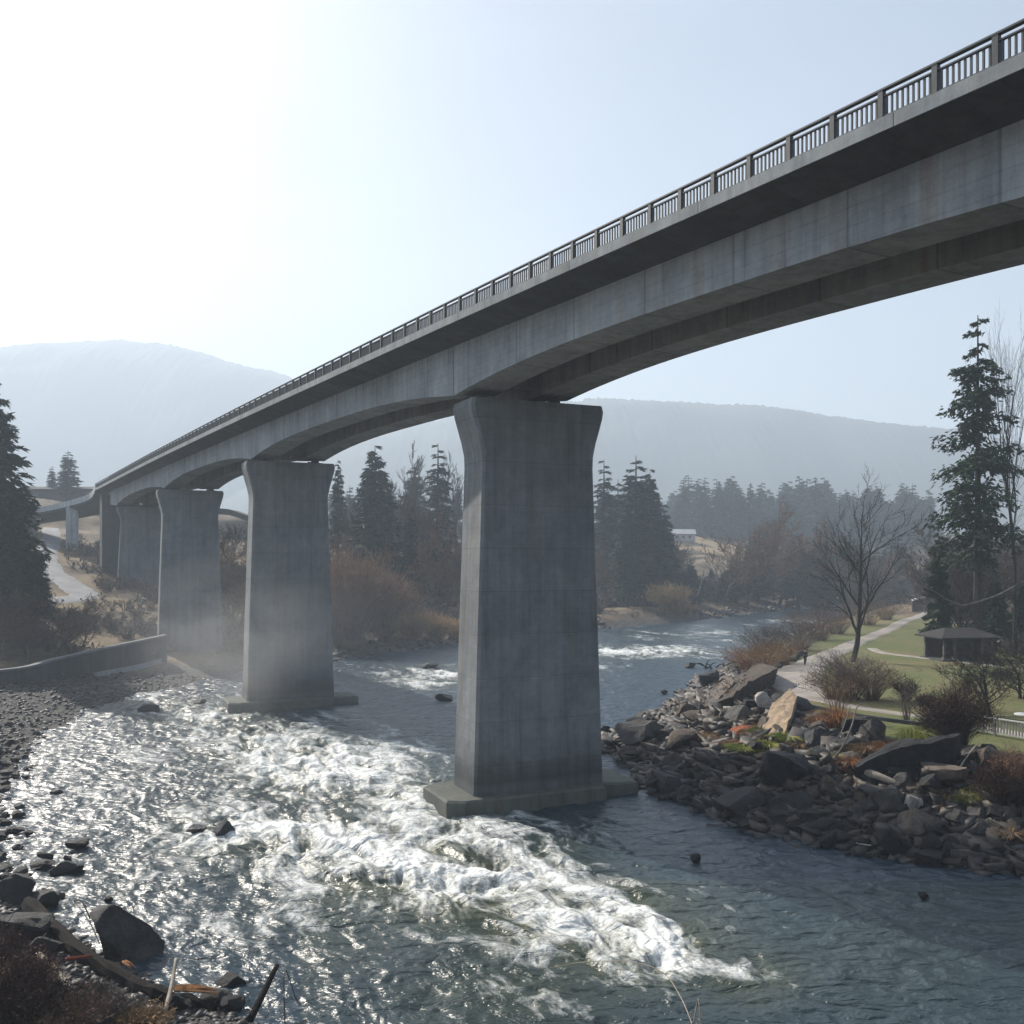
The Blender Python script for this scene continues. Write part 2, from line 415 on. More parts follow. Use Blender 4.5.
A_in = np.linspace(-0.66, 0.66, 760)
A_full = np.concatenate([np.linspace(-PI, -0.68, 120), A_in, np.linspace(0.68, PI, 120)])
R_all = np.concatenate([6 * (700 / 6) ** np.linspace(0, 1, 620), 700 * (9000 / 700) ** np.linspace(0.02, 1, 60)])
AA, RR = np.meshgrid(A_full, R_all)
GX = RR * np.sin(AA); GY = RR * np.cos(AA)
GZ = height(GX, GY); GS = sdf(GX, GY)
V = np.stack([GX, GY, GZ], -1).reshape(-1, 3)
na, nr = len(A_full), len(R_all)
Fc = grid_faces(na, nr)[:, ::-1]
cz = height(np.array([0.0]), np.array([0.0]))[0]
m, nt, b = new_mat('ground')
v = coords(nt)
at_ = nt.nodes.new('ShaderNodeAttribute'); at_.attribute_name = 'zone'
sp = nt.nodes.new('ShaderNodeSeparateColor'); nt.links.new(at_.outputs['Color'], sp.inputs[0])
n1 = noise(nt, v, 0.12, 6, 0.65, 0.6); n2 = noise(nt, v, 0.9, 6, 0.7, 0.3); n3 = noise(nt, v, 6.0, 5, 0.75)
soil = mixc(nt, ramp(nt, n2, [(0.35, 0.0), (0.65, 1.0)]), (0.085, 0.062, 0.045), (0.20, 0.145, 0.095))
soil = mixc(nt, ramp(nt, n1, [(0.42, 0.0), (0.6, 0.8)]), soil, (0.06, 0.055, 0.035))
lawn = mixc(nt, ramp(nt, n2, [(0.4, 0.0), (0.6, 1.0)]), (0.14, 0.15, 0.055), (0.20, 0.16, 0.085))
lawn = mixc(nt, ramp(nt, n1, [(0.4, 0.0), (0.62, 0.8)]), lawn, (0.11, 0.14, 0.045))
vo = N(nt, 'ShaderNodeTexVoronoi'); vo.inputs['Scale'].default_value = 3.2; nt.links.new(v, vo.inputs['Vector'])
peb = mixc(nt, ramp(nt, vo.outputs['Color'], [(0.2, 0.0), (0.8, 1.0)]), (0.04, 0.038, 0.036), (0.13, 0.12, 0.11))
peb = mixc(nt, 1.0, peb, ramp(nt, n2, [(0.3, 0.6), (0.7, 1.2)]), 'MULTIPLY')
col = mixc(nt, sp.outputs[0], soil, lawn); col = mixc(nt, sp.outputs[1], col, peb)
straw = mixc(nt, ramp(nt, n3, [(0.3, 0.0), (0.7, 1.0)]), (0.40, 0.30, 0.17), (0.27, 0.19, 0.11))
col = mixc(nt, sp.outputs[2], col, straw)
col = mixc(nt, 1.0, col, ramp(nt, n3, [(0.25, 0.55), (0.75, 1.3)]), 'MULTIPLY')
nt.links.new(col, b.inputs['Base Color']); setp(b, Roughness=0.9); b.inputs['Specular IOR Level'].default_value = 0.25
bump(nt, b, mixc(nt, 0.5, n2, n3), 0.9, 0.12)
M['ground'] = m
ground = mesh_obj('ground', V, Fc, m, smooth=True)
zone = np.zeros((len(V), 3))
x, y = V[:, 0], V[:, 1]; s_ = GS.ravel()
nn = fbm(x * 0.15, y * 0.15, 3)
lawnw = sstep(10, 13, s_ + nn * 4) * ((x > 22) & (y > 52) & (y < 200) & (x > 0.1 * y)) * (x < 75)
peb_w = (1 - sstep(8, 13, s_ + nn * 4)) * (x < 0) * (y < 118) * 1.0
peb_w = np.maximum(peb_w, (1 - sstep(1.5, 3.5, s_ + nn * 2)))
peb_w = np.maximum(peb_w, 0.7 * (1 - sstep(7, 10, s_ + nn * 4)) * (x > 5) * (y < 120))
peb_w *= (y > 18)
straw_w = np.exp(-(((x - 87) / 55) ** 2 + ((y - 440) / 45) ** 2)) * 1.6
strawB = sstep(-0.15, 0.2, fbm(x * 0.08 + 4, y * 0.08, 3)) * 0.55 * ((x < 0) & (y > 105) & (y < 240)) * sstep(4, 9, s_)
strawC = sstep(-0.1, 0.2, fbm(x * 0.05 + 9, y * 0.05, 3)) * 0.6 * (x > -20) * (y > 150) * sstep(3, 6, s_) * (1 - sstep(14, 22, s_))
zone[:, 0] = lawnw * (path_dist(x, y) > 0.3); zone[:, 1] = np.clip(peb_w, 0, 1); zone[:, 2] = np.clip(np.maximum.reduce([straw_w, strawB, strawC]), 0, 1)
add_attr(ground.data, 'zone', zone)
tag(ground, kind='structure')
# close the small hole of the polar grid beneath the viewer
k = na
ring = V[:k]
vv = np.vstack([ring, [[0, 0, hz(0.01, 0.01)]]])
fill = mesh_obj('ground_bank', vv, np.array([(k, i, (i + 1) % k) for i in range(k)]), m, smooth=True); tag(fill, kind='structure')

# ------------------------------------------------------------------ paths and road: draped sheets
def drape(name, P, W, mat, lift, step=0.6, nacross=8):
    P = [Vector((a, b, 0)) for a, b in P]
    # catmull-rom resample
    Q = []; Wd = []
    for i in range(len(P) - 1):
        p0 = P[max(i - 1, 0)]; p1 = P[i]; p2 = P[i + 1]; p3 = P[min(i + 2, len(P) - 1)]
        n = max(2, int((p2 - p1).length / step))
        for j in range(n):
            t = j / n
            Q.append(0.5 * ((2 * p1) + (-p0 + p2) * t + (2 * p0 - 5 * p1 + 4 * p2 - p3) * t * t + (-p0 + 3 * p1 - 3 * p2 + p3) * t ** 3))
            Wd.append(W[i] * (1 - t) + W[i + 1] * t)
    rows = []
    for i, q in enumerate(Q):
        t = (Q[min(i + 1, len(Q) - 1)] - Q[max(i - 1, 0)]).normalized(); nrm = Vector((-t.y, t.x, 0))
        w = Wd[i] * (1 + 0.08 * math.sin(i * 0.37) + 0.05 * math.sin(i * 1.3))
        rows.append([q + nrm * (w * (k / nacross - 0.5)) for k in range(nacross + 1)])
    A = np.array([[(p.x, p.y) for p in r] for r in rows])
    Z = height(A[..., 0], A[..., 1]) + lift
    Z[:, 0] -= lift + 0.1; Z[:, -1] -= lift + 0.1
    V = np.concatenate([A, Z[..., None]], -1).reshape(-1, 3)
    return mesh_obj(name, V, grid_faces(nacross + 1, len(rows)), mat, smooth=True)
tag(drape('path', PATH_A, [2.2, 2.4, 2.6, 2.8, 3.6, 5.2, 5.8, 3.4, 1.7, 1.4, 1.3, 1.3, 1.3, 1.3], M['path'], 0.07), kind='structure')
tag(drape('path_branch', PATH_B, [1.2] * 7, M['path'], 0.074), kind='structure')
tag(drape('road', ROAD, [4, 4, 4, 4.6, 5.5, 5, 4.5, 4, 4], M['road'], 0.10), kind='structure')

# ------------------------------------------------------------------ water
WA = np.concatenate([np.linspace(-1.35, -0.60, 110)[:-1], np.linspace(-0.60, 0.60, 900), np.linspace(0.60, 1.45, 120)[1:]])
WR = np.concatenate([np.linspace(6, 22, 30)[:-1], 22 * (420 / 22) ** np.linspace(0, 1, 860)])
A2, R2 = np.meshgrid(WA, WR)
WX = R2 * np.sin(A2); WY = R2 * np.cos(A2)
PXw = 512 + F * WX / WY; PYw = HZ + F * HC / WY
inten = np.zeros(WX.shape)
for px, py, rx, ry, st in [(330, 770, 110, 38, 1.0), (400, 800, 80, 34, 1.0), (270, 745, 90, 30, 0.75), (250, 835, 110, 34, 0.85), (370, 850, 150, 48, 1.15), (480, 880, 130, 48, 1.0), (575, 915, 110, 50, 0.95),
                           (640, 945, 90, 42, 0.9), (560, 840, 70, 28, 0.45), (210, 715, 70, 16, 0.7), (285, 728, 60, 10, 0.5), (430, 678, 50, 12, 0.85), (655, 652, 70, 7, 0.85), (610, 652, 40, 8, 0.7),
                           (150, 700, 40, 8, 0.6), (770, 640, 60, 6, 0.5), (790, 622, 70, 5, 0.5), (750, 975, 60, 30, 0.55), (120, 880, 110, 50, 0.30), (150, 790, 100, 60, 0.28), (280, 920, 130, 50, 0.34),  # faint left patches paint in sun glitter along with real froth
                           (880, 960, 120, 60, 0.12), (520, 990, 120, 40, 0.36), (200, 990, 120, 40, 0.15), (700, 635, 110, 12, 0.3), (560, 665, 90, 14, 0.25)]:
    inten = np.maximum(inten, st * np.exp(-(((PXw - px) / rx) ** 2 + ((PYw - py) / ry) ** 2)))
U = WX * 0.45 - WY * 0.89; Vv = WX * 0.89 + WY * 0.45      # along and across the current
wu = U + 2.4 * fbm(WX * 0.12, WY * 0.12, 3); wv = Vv + 1.8 * fbm(WX * 0.13 + 50, WY * 0.13, 3)
n_r = ridged(wu * 0.16, wv * 0.42, 3); n_f = ridged(wu * 0.5 + 9, wv * 1.15, 3); n_b = fbm(wu * 0.10, wv * 0.22, 3)
flow = fbm(wu * 0.28, wv * 0.55, 4); fine = fbm(WX * 1.5 + wu * .3, WY * 1.9, 4); chop = ridged(WX * 0.55 + 3, WY * 0.75 + 0.3 * WX, 3)
I = np.clip(inten, 0, 1.1)
rip = fbm(wu * 0.9 + 3, wv * 1.9, 2)
WZ = flow * (0.15 + 0.62 * I * sstep(0.3, 0.7, I)) + (chop - 0.45) * (0.06 + 0.07 * I) + fine * 0.03 + rip * 0.05 + (n_r - 0.45) * 0.25 * I
crest = (WZ - (0.02)) / (0.15 + 0.35 * I)
foam_glint = 0.74 * I + 0.62 * (n_r - 0.5) + 0.46 * (n_f - 0.5) + 0.55 * n_b + 0.18 * np.clip(crest, -1.2, 1.2) - 0.34
foam_glint = np.clip(foam_glint, 0, 1.0) * sstep(0.02, 0.25, inten)
WZ += foam_glint * 0.05 - 0.05
# stay away from the banks: fade waves at the edge
V = np.stack([WX, WY, WZ], -1).reshape(-1, 3)
m, nt, b = new_mat('river_water')
v = coords(nt); a_ = nt.nodes.new('ShaderNodeAttribute'); a_.attribute_name = 'foam_glint'
sp = nt.nodes.new('ShaderNodeSeparateColor'); nt.links.new(a_.outputs['Color'], sp.inputs[0])
fa_ = nt.nodes.new('ShaderNodeAttribute'); fa_.attribute_name = 'stream'; fmp = nt.nodes.new('ShaderNodeMapping'); fmp.inputs['Scale'].default_value = (0.55, 1.25, 1)
nt.links.new(fa_.outputs['Vector'], fmp.inputs['Vector']); flowv = fmp.outputs['Vector']
def lace(sc_, det, dist, w):
    f = noise(nt, flowv, sc_, det, 0.6, dist)
    a1 = N(nt, 'ShaderNodeMath', operation='SUBTRACT'); nt.links.new(f, a1.inputs[0]); a1.inputs[1].default_value = 0.5
    a2 = N(nt, 'ShaderNodeMath', operation='ABSOLUTE'); nt.links.new(a1.outputs[0], a2.inputs[0])
    a3 = N(nt, 'ShaderNodeMath', operation='MULTIPLY_ADD'); nt.links.new(a2.outputs[0], a3.inputs[0]); a3.inputs[1].default_value = -w * 7; a3.inputs[2].default_value = w
    return a3.outputs[0]
def addn(a, c):
    n = N(nt, 'ShaderNodeMath', operation='ADD'); nt.links.new(a, n.inputs[0]); nt.links.new(c, n.inputs[1]); return n.outputs[0]
l1 = lace(0.9, 5, 1.4, 0.30); l2 = lace(3.2, 5, 1.2, 0.26)
fn_ = noise(nt, v, 14, 5, 0.75, 0.3); a_n = N(nt, 'ShaderNodeMath', operation='MULTIPLY_ADD'); nt.links.new(fn_, a_n.inputs[0]); a_n.inputs[1].default_value = 0.3; a_n.inputs[2].default_value = -0.15
ls = addn(addn(l1, l2), a_n.outputs[0])
gate = ramp(nt, sp.outputs[0], [(0.0, 0.0), (0.10, 0.75), (0.3, 1.0)])
mg = N(nt, 'ShaderNodeMath', operation='MULTIPLY'); nt.links.new(ls, mg.inputs[0]); nt.links.new(gate, mg.inputs[1])
class _S: pass
s4 = _S(); s4.outputs = [addn(mg.outputs[0], sp.outputs[0])]
fm = ramp(nt, s4.outputs[0], [(0.28, 0.0), (0.55, 0.26), (0.85, 0.7), (1.15, 1.0)])
deep = mixc(nt, sp.outputs[1], (0.006, 0.028, 0.052), (0.060, 0.072, 0.040))
col = mixc(nt, fm, deep, (0.78, 0.80, 0.79))
nt.links.new(col, b.inputs['Base Color'])
rr = ramp(nt, fm, [(0.0, 0.33), (0.5, 0.45), (1.0, 0.6)]); nt.links.new(rr, b.inputs['Roughness'])
b.inputs['IOR'].default_value = 1.33; nt.links.new(ramp(nt, fm, [(0.0, 1.0), (0.5, 0.35), (1.0, 0.12)]), b.inputs['Specular IOR Level'])
w1 = noise(nt, coords(nt, (0.8, 1.5, 1), rot=(0, 0, 0.35)), 0.7, 3, 0.45, 1.0); w2 = noise(nt, coords(nt, (1.0, 1.6, 1), rot=(0, 0, -0.2)), 3.6, 3, 0.55, 0.8)
nrm = bump(nt, None, w1, 1.0, 0.42); nrm = bump(nt, None, w2, 1.0, 0.06, nrm); bump(nt, b, s4.outputs[0], 0.4, 0.025, nrm)
M['water'] = m
water = mesh_obj('river_water', V, grid_faces(len(WA), len(WR))[:, ::-1], m, smooth=True)
add_attr(water.data, 'foam_glint', np.stack([foam_glint.ravel(), np.clip(inten.ravel() + 0.25 * (PXw.ravel() > 300) * (PYw.ravel() > 880), 0, 1)], -1))
add_attr(water.data, 'stream', np.stack([wu.ravel(), wv.ravel(), np.zeros(wu.size)], -1)); tag(water, kind='structure')
del AA, RR, WX, WY, A2, R2

# ------------------------------------------------------------------ far hills
def hill(name, ridge, Ydist, depth, mat, seed, x_ext):
    """ridge: list of photo points of the skyline"""
    xs = np.array([(px - 512) / F * Ydist for px, py in ridge]); zs = np.array([HC + (HZ - py) / F * Ydist for px, py in ridge])
    X = np.linspace(xs[0], xs[-1], 900); D = np.linspace(-1, 1, 60)
    XX, DD = np.meshgrid(X, D)
    R = np.interp(X, xs, zs)[None, :]
    prof = np.cos(np.clip(DD, -1, 1) * PI / 2) ** 1.1
    Z = 8 + (R - 8) * prof
    Z += prof * fbm(XX * 0.002 + seed, DD * 2.5, 4) * 50 * (1 - prof ** 6)
    trees = np.abs(perlin(XX * 0.16, DD * 60 + XX * 0.05 + seed)) * 0.6 + 0.6 * np.abs(perlin(XX * 0.37 + DD * 30, DD * 90))
    Z += trees * 20 * prof - 8
    Yv = Ydist + DD * depth + fbm(XX * 0.003 + seed, DD, 3) * 60
    V = np.stack([XX, Yv, Z], -1).reshape(-1, 3)
    o = mesh_obj(name, V, grid_faces(900, 60)[:, ::-1], mat, smooth=False); tag(o, kind='structure'); return o
M['forest'] = simple('distant_forest', (0.045, 0.06, 0.045), (0.03, 0.04, 0.03), 0.03, 0.95)
hill('hill', [(-700, 560), (-420, 440), (-200, 380), (0, 355), (60, 347), (130, 343), (175, 347), (215, 357), (250, 368), (285, 375), (340, 395), (420, 425), (560, 470), (800, 560)], 2400, 800, M['forest'], 3.1, 0)
hill('hill', [(150, 560), (300, 470), (380, 437), (450, 420), (520, 408), (600, 401), (640, 402), (700, 405), (760, 411), (820, 420), (880, 429), (940, 438), (1010, 448), (1100, 455), (1300, 450), (1600, 470), (2000, 560)], 2000, 700, M['forest'], 8.7, 0)

# ------------------------------------------------------------------ bridge
SL = 0.597; CD = math.sqrt(1 + SL * SL)       # direction of the bridge in plan: X = a - SL*Y
dvec = Vector((-SL / CD, 1 / CD, 0)); nvec = Vector((1 / CD, SL / CD, 0))
TY = [-60, -20, 23.8, 50, 88, 125, 160, 172]; TZ = [13.0, 13.3, 13.55, 13.9, 14.12, 14.1, 13.82, 13.7]
def T(Y): return HC + float(np.interp(Y, TY, TZ))
def Ts(Y):  # smoothed
    return (T(Y - 9) + 2 * T(Y) + T(Y + 9)) / 4
def bp(a, Y, z): return Vector((a - SL * Y, Y, z))
PIERS = [(19.6, 17.2), (-2.09, 52.9), (-24.7, 88.6), (-46.4, 124.5), (-66.6, 160.2)]   # left-front foot corners
PU = Vector((0.9135, 0.4067, 0)); PV = Vector((-0.4067, 0.9135, 0))
A_E0, A_W0, A_W1, A_W2, A_W3, A_E1 = 27.0, 29.3, 31.85, 34.7, 37.2, 39.6
def pier_line_Y(i, a):      # Y where line a crosses the pier centre line
    c = Vector((PIERS[i][0], PIERS[i][1], 0)) + PV * 1.7
    # point c + PU*t lies on X + SL*Y = a
    t = (a - (c.x + SL * c.y)) / (PU.x + SL * PU.y)
    return c.y + PU.y * t
bridge = empty('concrete_bridge', (PIERS[1][0], PIERS[1][1], 0))
tag(bridge, 'long grey concrete girder bridge on wide piers crossing the river', 'bridge')
BO = Vector(bridge.location)
def bbuild(mb, name, mat, parent=bridge, smooth=False):
    if parent is bridge: mb.v = [(p[0] - BO.x, p[1] - BO.y, p[2]) for p in mb.v]
    return mb.build(name, mat, parent, smooth)
YS0, YS1 = -50.0, 170.0
# deck slab with cantilevers
mb = MB(); rings = []
for Y in np.linspace(YS0, YS1, 120):
    t = Ts(Y)
    sec = [(A_E0 + 0.02, t - 0.92), (A_E0 + 0.02, t - 1.25), (A_W0, t - 1.62), (A_W1, t - 1.62), (A_W1 + 0.4, t - 1.45), (A_W2 - 0.4, t - 1.45), (A_W2, t - 1.62), (A_W3, t - 1.62), (A_E1 - 0.02, t - 1.25), (A_E1 - 0.02, t - 0.92)]
    rings.append([bp(a, Y, z) for a, z in sec])
mb.loft(rings)
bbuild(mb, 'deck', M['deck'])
# road surface on the deck
mb = MB(); mb.loft([[bp(A_E0 + 0.9, Y, Ts(Y) - 0.87), bp(A_E1 - 0.9, Y, Ts(Y) - 0.87), bp(A_E1 - 0.9, Y, Ts(Y) - 0.93), bp(A_E0 + 0.9, Y, Ts(Y) - 0.93)] for Y in np.linspace(YS0, YS1, 120)])
bbuild(mb, 'road_surface', M['asphalt'])
for nm, a0, a1 in (('edge_beam', A_E0 - 0.06, A_E0 + 0.30), ('edge_beam', A_E1 - 0.30, A_E1 + 0.06)):
    mb = MB(); Yc = YS0; L = 7.0
    while Yc < YS1:
        Ye = min(Yc + L - 0.03, YS1)
        mb.loft([[bp(a0, Y, Ts(Y) - 0.88), bp(a1, Y, Ts(Y) - 0.88), bp(a1, Y, Ts(Y) - 1.20), bp(a0, Y, Ts(Y) - 1.28)] for Y in np.linspace(Yc, Ye, 4)])
        Yc += L
    bbuild(mb, nm, M['fascia'])
# girders, one mesh per span
for a0, a1 in ((A_W0, A_W1), (A_W2, A_W3)):
    am = (a0 + a1) / 2
    bounds = [-30.0] + [pier_line_Y(i, am) for i in range(5)] + [170.0]
    for k in range(6):
        y0, y1 = bounds[k] + 0.05, bounds[k + 1] - 0.05
        if k == 5: y1 = 169.5
        mb = MB(); rings = []
        for u in np.linspace(0, 1, 41):
            Y = y0 + (y1 - y0) * u; t = Ts(Y)
            q = abs(2 * u - 1) ** 2.8
            if k == 5: q = 1 - u * 0.6
            dep = 3.46 + 1.0 * q
            # skew end cuts are neglected; the bearing line follows each girder
            rings.append([bp(a0, Y, t - 1.55), bp(a1, Y, t - 1.55), bp(a1 - 0.12, Y, t - dep), bp(a0 + 0.0, Y, t - dep)])
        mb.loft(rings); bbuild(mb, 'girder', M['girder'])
# cross beams between girders over each pier
for i in range(5):
    Yc = pier_line_Y(i, (A_W1 + A_W2) / 2); t = Ts(Yc)
    mb = MB(); c = bp((A_W1 + A_W2) / 2, Yc, t - 2.75)
    mb.box(c, ((A_W2 - A_W1) / CD + 0.3, 0.7, 2.4), (PU, PV, Vector((0, 0, 1)))); bbuild(mb, 'cross_beam', M['girder'])
# railing
YR0, YR1 = 8.0, 169.0
bay = 1.5
ry = np.arange(YR0, YR1, bay)
for side, a in ((0, A_E0 + 0.12), (1, A_E1 - 0.12)):
    mb = MB()
    for z0, hh, ww in ((0.0, 0.055, 0.10), (-0.20, 0.045, 0.06), (-0.80, 0.06, 0.07)):
        mb.loft([[bp(a - ww, Y, Ts(Y) + z0), bp(a + ww, Y, Ts(Y) + z0), bp(a + ww, Y, Ts(Y) + z0 - hh), bp(a - ww, Y, Ts(Y) + z0 - hh)] for Y in np.linspace(YR0, YR1, 160)])
    zup = Vector((0, 0, 1))
    for Y in ry:
        for j in range(1, 10):
            y = Y + bay * j / 10
            t = Ts(y)
            mb.box(bp(a, y, t - 0.51), (0.055, 0.05, 0.58), (dvec, nvec, zup))
    rl = bbuild(mb, 'railing', M['rail'])
    if side == 0:
        for Y in ry[:100]:
            p = MB(); t = Ts(Y)
            p.box((0, 0, 0), (0.17, 0.15, 0.90), (dvec, nvec, zup)); p.box((0, 0, -0.42), (0.26, 0.22, 0.05), (dvec, nvec, zup))
            o = p.build('railing_post', M['rail'], rl, loc=bp(a, Y, t - 0.455) - BO)
    else:
        p = MB()
        for Y in ry: p.box(bp(a, Y, Ts(Y) - 0.455) - BO, (0.17, 0.15, 0.90), (dvec, nvec, zup))
        tag(p.build('railing_posts', M['rail'], rl), kind='stuff')
# piers
def pier(i, cx, cy, zbase, ztop, foot=True):
    P0 = Vector((cx, cy, 0))
    Hh = ztop - 0.8
    mb = MB(); rings = []
    # (height fraction, side inset of the long face, inset of the short side)
    prof = [(0.0, 0.0, 0.0), (0.35, 0.24, 0.07), (0.70, 0.50, 0.13), (0.835, 0.60, 0.15), (0.865, 0.57, 0.15), (0.90, 0.40, 0.14), (0.935, 0.17, 0.12), (0.965, -0.02, 0.10), (0.985, -0.09, 0.10), (1.0, -0.02, 0.14)]
    L, W, ch = 8.25, 3.4, 0.16
    z0 = zbase
    for fr, a, bb in prof:
        z = z0 + (ztop - z0) * fr
        x0, x1, y0, y1 = a, L - a, bb, W - bb
        pts = [(x0 + ch, y0), (x1 - ch, y0), (x1, y0 + ch), (x1, y1 - ch), (x1 - ch, y1), (x0 + ch, y1), (x0, y1 - ch), (x0, y0 + ch)]
        rings.append([P0 + PU * u + PV * w + Vector((0, 0, z)) for u, w in pts])
    mb.loft(rings)
    p = bbuild(mb, 'pier', M['pier'])
    # bearings
    for a in ((A_W0 + A_W1) / 2, (A_W2 + A_W3) / 2):
        Yc = pier_line_Y(i, a)
        for off in (-0.62, 0.62):
            q = MB(); q.box(bp(a, Yc, ztop + 0.14) + dvec * off - BO, (0.5, 0.6, 0.30), (dvec, nvec, Vector((0, 0, 1))))
            q.build('bearing', M['old_conc'], p)
        q = MB(); q.box(bp(a, Yc, ztop + 0.04) - BO, (2.2, 1.2, 0.09), (dvec, nvec, Vector((0, 0, 1)))); q.build('bearing_plinth', M['old_conc'], p)
    if foot:
        q = MB()
        def ftg(x0, x1, y0, y1, zt, bev=0.12):
            r = []
            for z, k in ((-1.2, 0), (zt - bev, 0), (zt, bev)):
                r.append([P0 + PU * u + PV * w + Vector((0, 0, z)) - BO for u, w in [(x0 + k, y0 + k + 0.5), (x0 + k + 0.9, y0 + k), (x1 - k, y0 + k), (x1 - k, y1 - k), (x0 + k + 0.9, y1 - k), (x0 + k, y1 - k - 0.5)]])
            q.loft(r)
        ftg(-1.75, L - 0.25, -0.75, W + 0.8, 0.8)
        ftg(L - 0.24, L + 2.35, 0.0, W + 0.4, 0.72)
        q.build('footing', M['footing'], p)
    return p
M['footing'] = concrete('wet_footing_concrete', 0.5, lines=False, warm=1.0)
ZT = []
for i, (cx, cy) in enumerate(PIERS):
    Yc = pier_line_Y(i, A_W0); ztop = Ts(Yc) - 4.46 - 0.33
    zb = -1.5 if i in (0, 1, 2) else hz(cx + 3, cy + 1) - 1.0
    if i < 3: zb = 0.6
    pier(i, cx, cy, zb, ztop, i < 3)
# abutment at the landward end
mb = MB(); c = bp((A_W0 + A_W3) / 2, 171.5, 0)
mb.box((c.x, c.y, 18.5), ((A_E1 - A_E0) / CD - 1.4, 3.0, 14.0), (nvec, dvec, Vector((0, 0, 1)))); bbuild(mb, 'abutment', M['old_conc'])

# ------------------------------------------------------------------ approach ramp curving away to the left
ramp_o = empty('approach_ramp', (-80, 175, 18)); tag(ramp_o, 'curved concrete ramp leading off the far left end of the bridge', 'ramp')
RO = Vector((-80, 175, 18))
RP = [bp(A_E0, 170, 0), Vector((-79.5, 179, 0)), Vector((-86.5, 185.5, 0)), Vector((-96.5, 191, 0)), Vector((-115, 196, 0)), Vector((-150, 200, 0))]
RZ = [Ts(170), 26.6, 25.6, 24.4, 22.6, 20.5]
def crm(P, n=8):
    Q = []
    for i in range(len(P) - 1):
        p0 = P[max(i - 1, 0)]; p1 = P[i]; p2 = P[i + 1]; p3 = P[min(i + 2, len(P) - 1)]
        for j in range(n):
            t = j / n; Q.append(0.5 * ((2 * p1) + (-p0 + p2) * t + (2 * p0 - 5 * p1 + 4 * p2 - p3) * t * t + (-p0 + 3 * p1 - 3 * p2 + p3) * t ** 3))
    Q.append(P[-1].copy()); return Q
Q = crm([Vector((p.x, p.y, z)) for p, z in zip(RP, RZ)])
mb = MB(); par = MB(); r1 = []; r2 = []
for i, q in enumerate(Q):
    t = (Q[min(i + 1, len(Q) - 1)] - Q[max(i - 1, 0)]); t.z = 0; t.normalize(); nr_ = Vector((t.y, -t.x, 0))
    nr_ = nr_ if nr_.y > 0 else -nr_
    q = q - RO
    r1.append([q + Vector((0, 0, -0.9)), q + nr_ * 10 + Vector((0, 0, -0.9)), q + nr_ * 9.5 + Vector((0, 0, -1.5)), q + nr_ * 7 + Vector((0, 0, -2.3)), q + nr_ * 2 + Vector((0, 0, -2.3)), q + nr_ * 0.1 + Vector((0, 0, -1.4))])
    r2.append([q - nr_ * 0.08, q + nr_ * 0.3, q + nr_ * 0.3 + Vector((0, 0, -0.95)), q - nr_ * 0.08 + Vector((0, 0, -1.1))])
mb.loft(r1); par.loft(r2)
mb.build('deck', M['old_conc'], ramp_o)
M['sunlit_conc'] = concrete('sunlit_tone_concrete', 1.9, lines=False)  # raised tone paints sunlight into the parapet and ramp piers
par.build('parapet', M['sunlit_conc'], ramp_o)
for (x, y, w) in ((-87, 188, 2.2), (-75, 176, 1.6)):
    p = MB(); g = hz(x, y); p.box(Vector((x, y, (g - 1 + 24.6) / 2)) - RO, (w, 5.0, 24.6 - g + 1), (PU, PV, Vector((0, 0, 1)))); p.build('pier', M['sunlit_conc'], ramp_o)

# ------------------------------------------------------------------ vegetation builders (numpy meshes)
def strips(P0, P1, P2, W0, W1, rng):
    """thin tapering two-piece blades through P0,P1,P2 (n,3)"""
    n = len(P0)
    d = P2 - P0; r = rng.normal(size=(n, 3)); s = np.cross(d, r); s /= np.linalg.norm(s, axis=1)[:, None] + 1e-9
    a = s * np.asarray(W0)[..., None] if hasattr(W0, '__len__') else s * W0
    c = s * np.asarray(W1)[..., None] if hasattr(W1, '__len__') else s * W1
    V = np.stack([P0 - a, P0 + a, P1 + (a + c) * 0.5, P1 - (a + c) * 0.5, P2 + c, P2 - c], 1).reshape(-1, 3)
    i = np.arange(n)[:, None] * 6
    Fq = np.concatenate([i + np.array([[0, 1, 2, 3]]), i + np.array([[3, 2, 4, 5]])], 0)
    return V, Fq

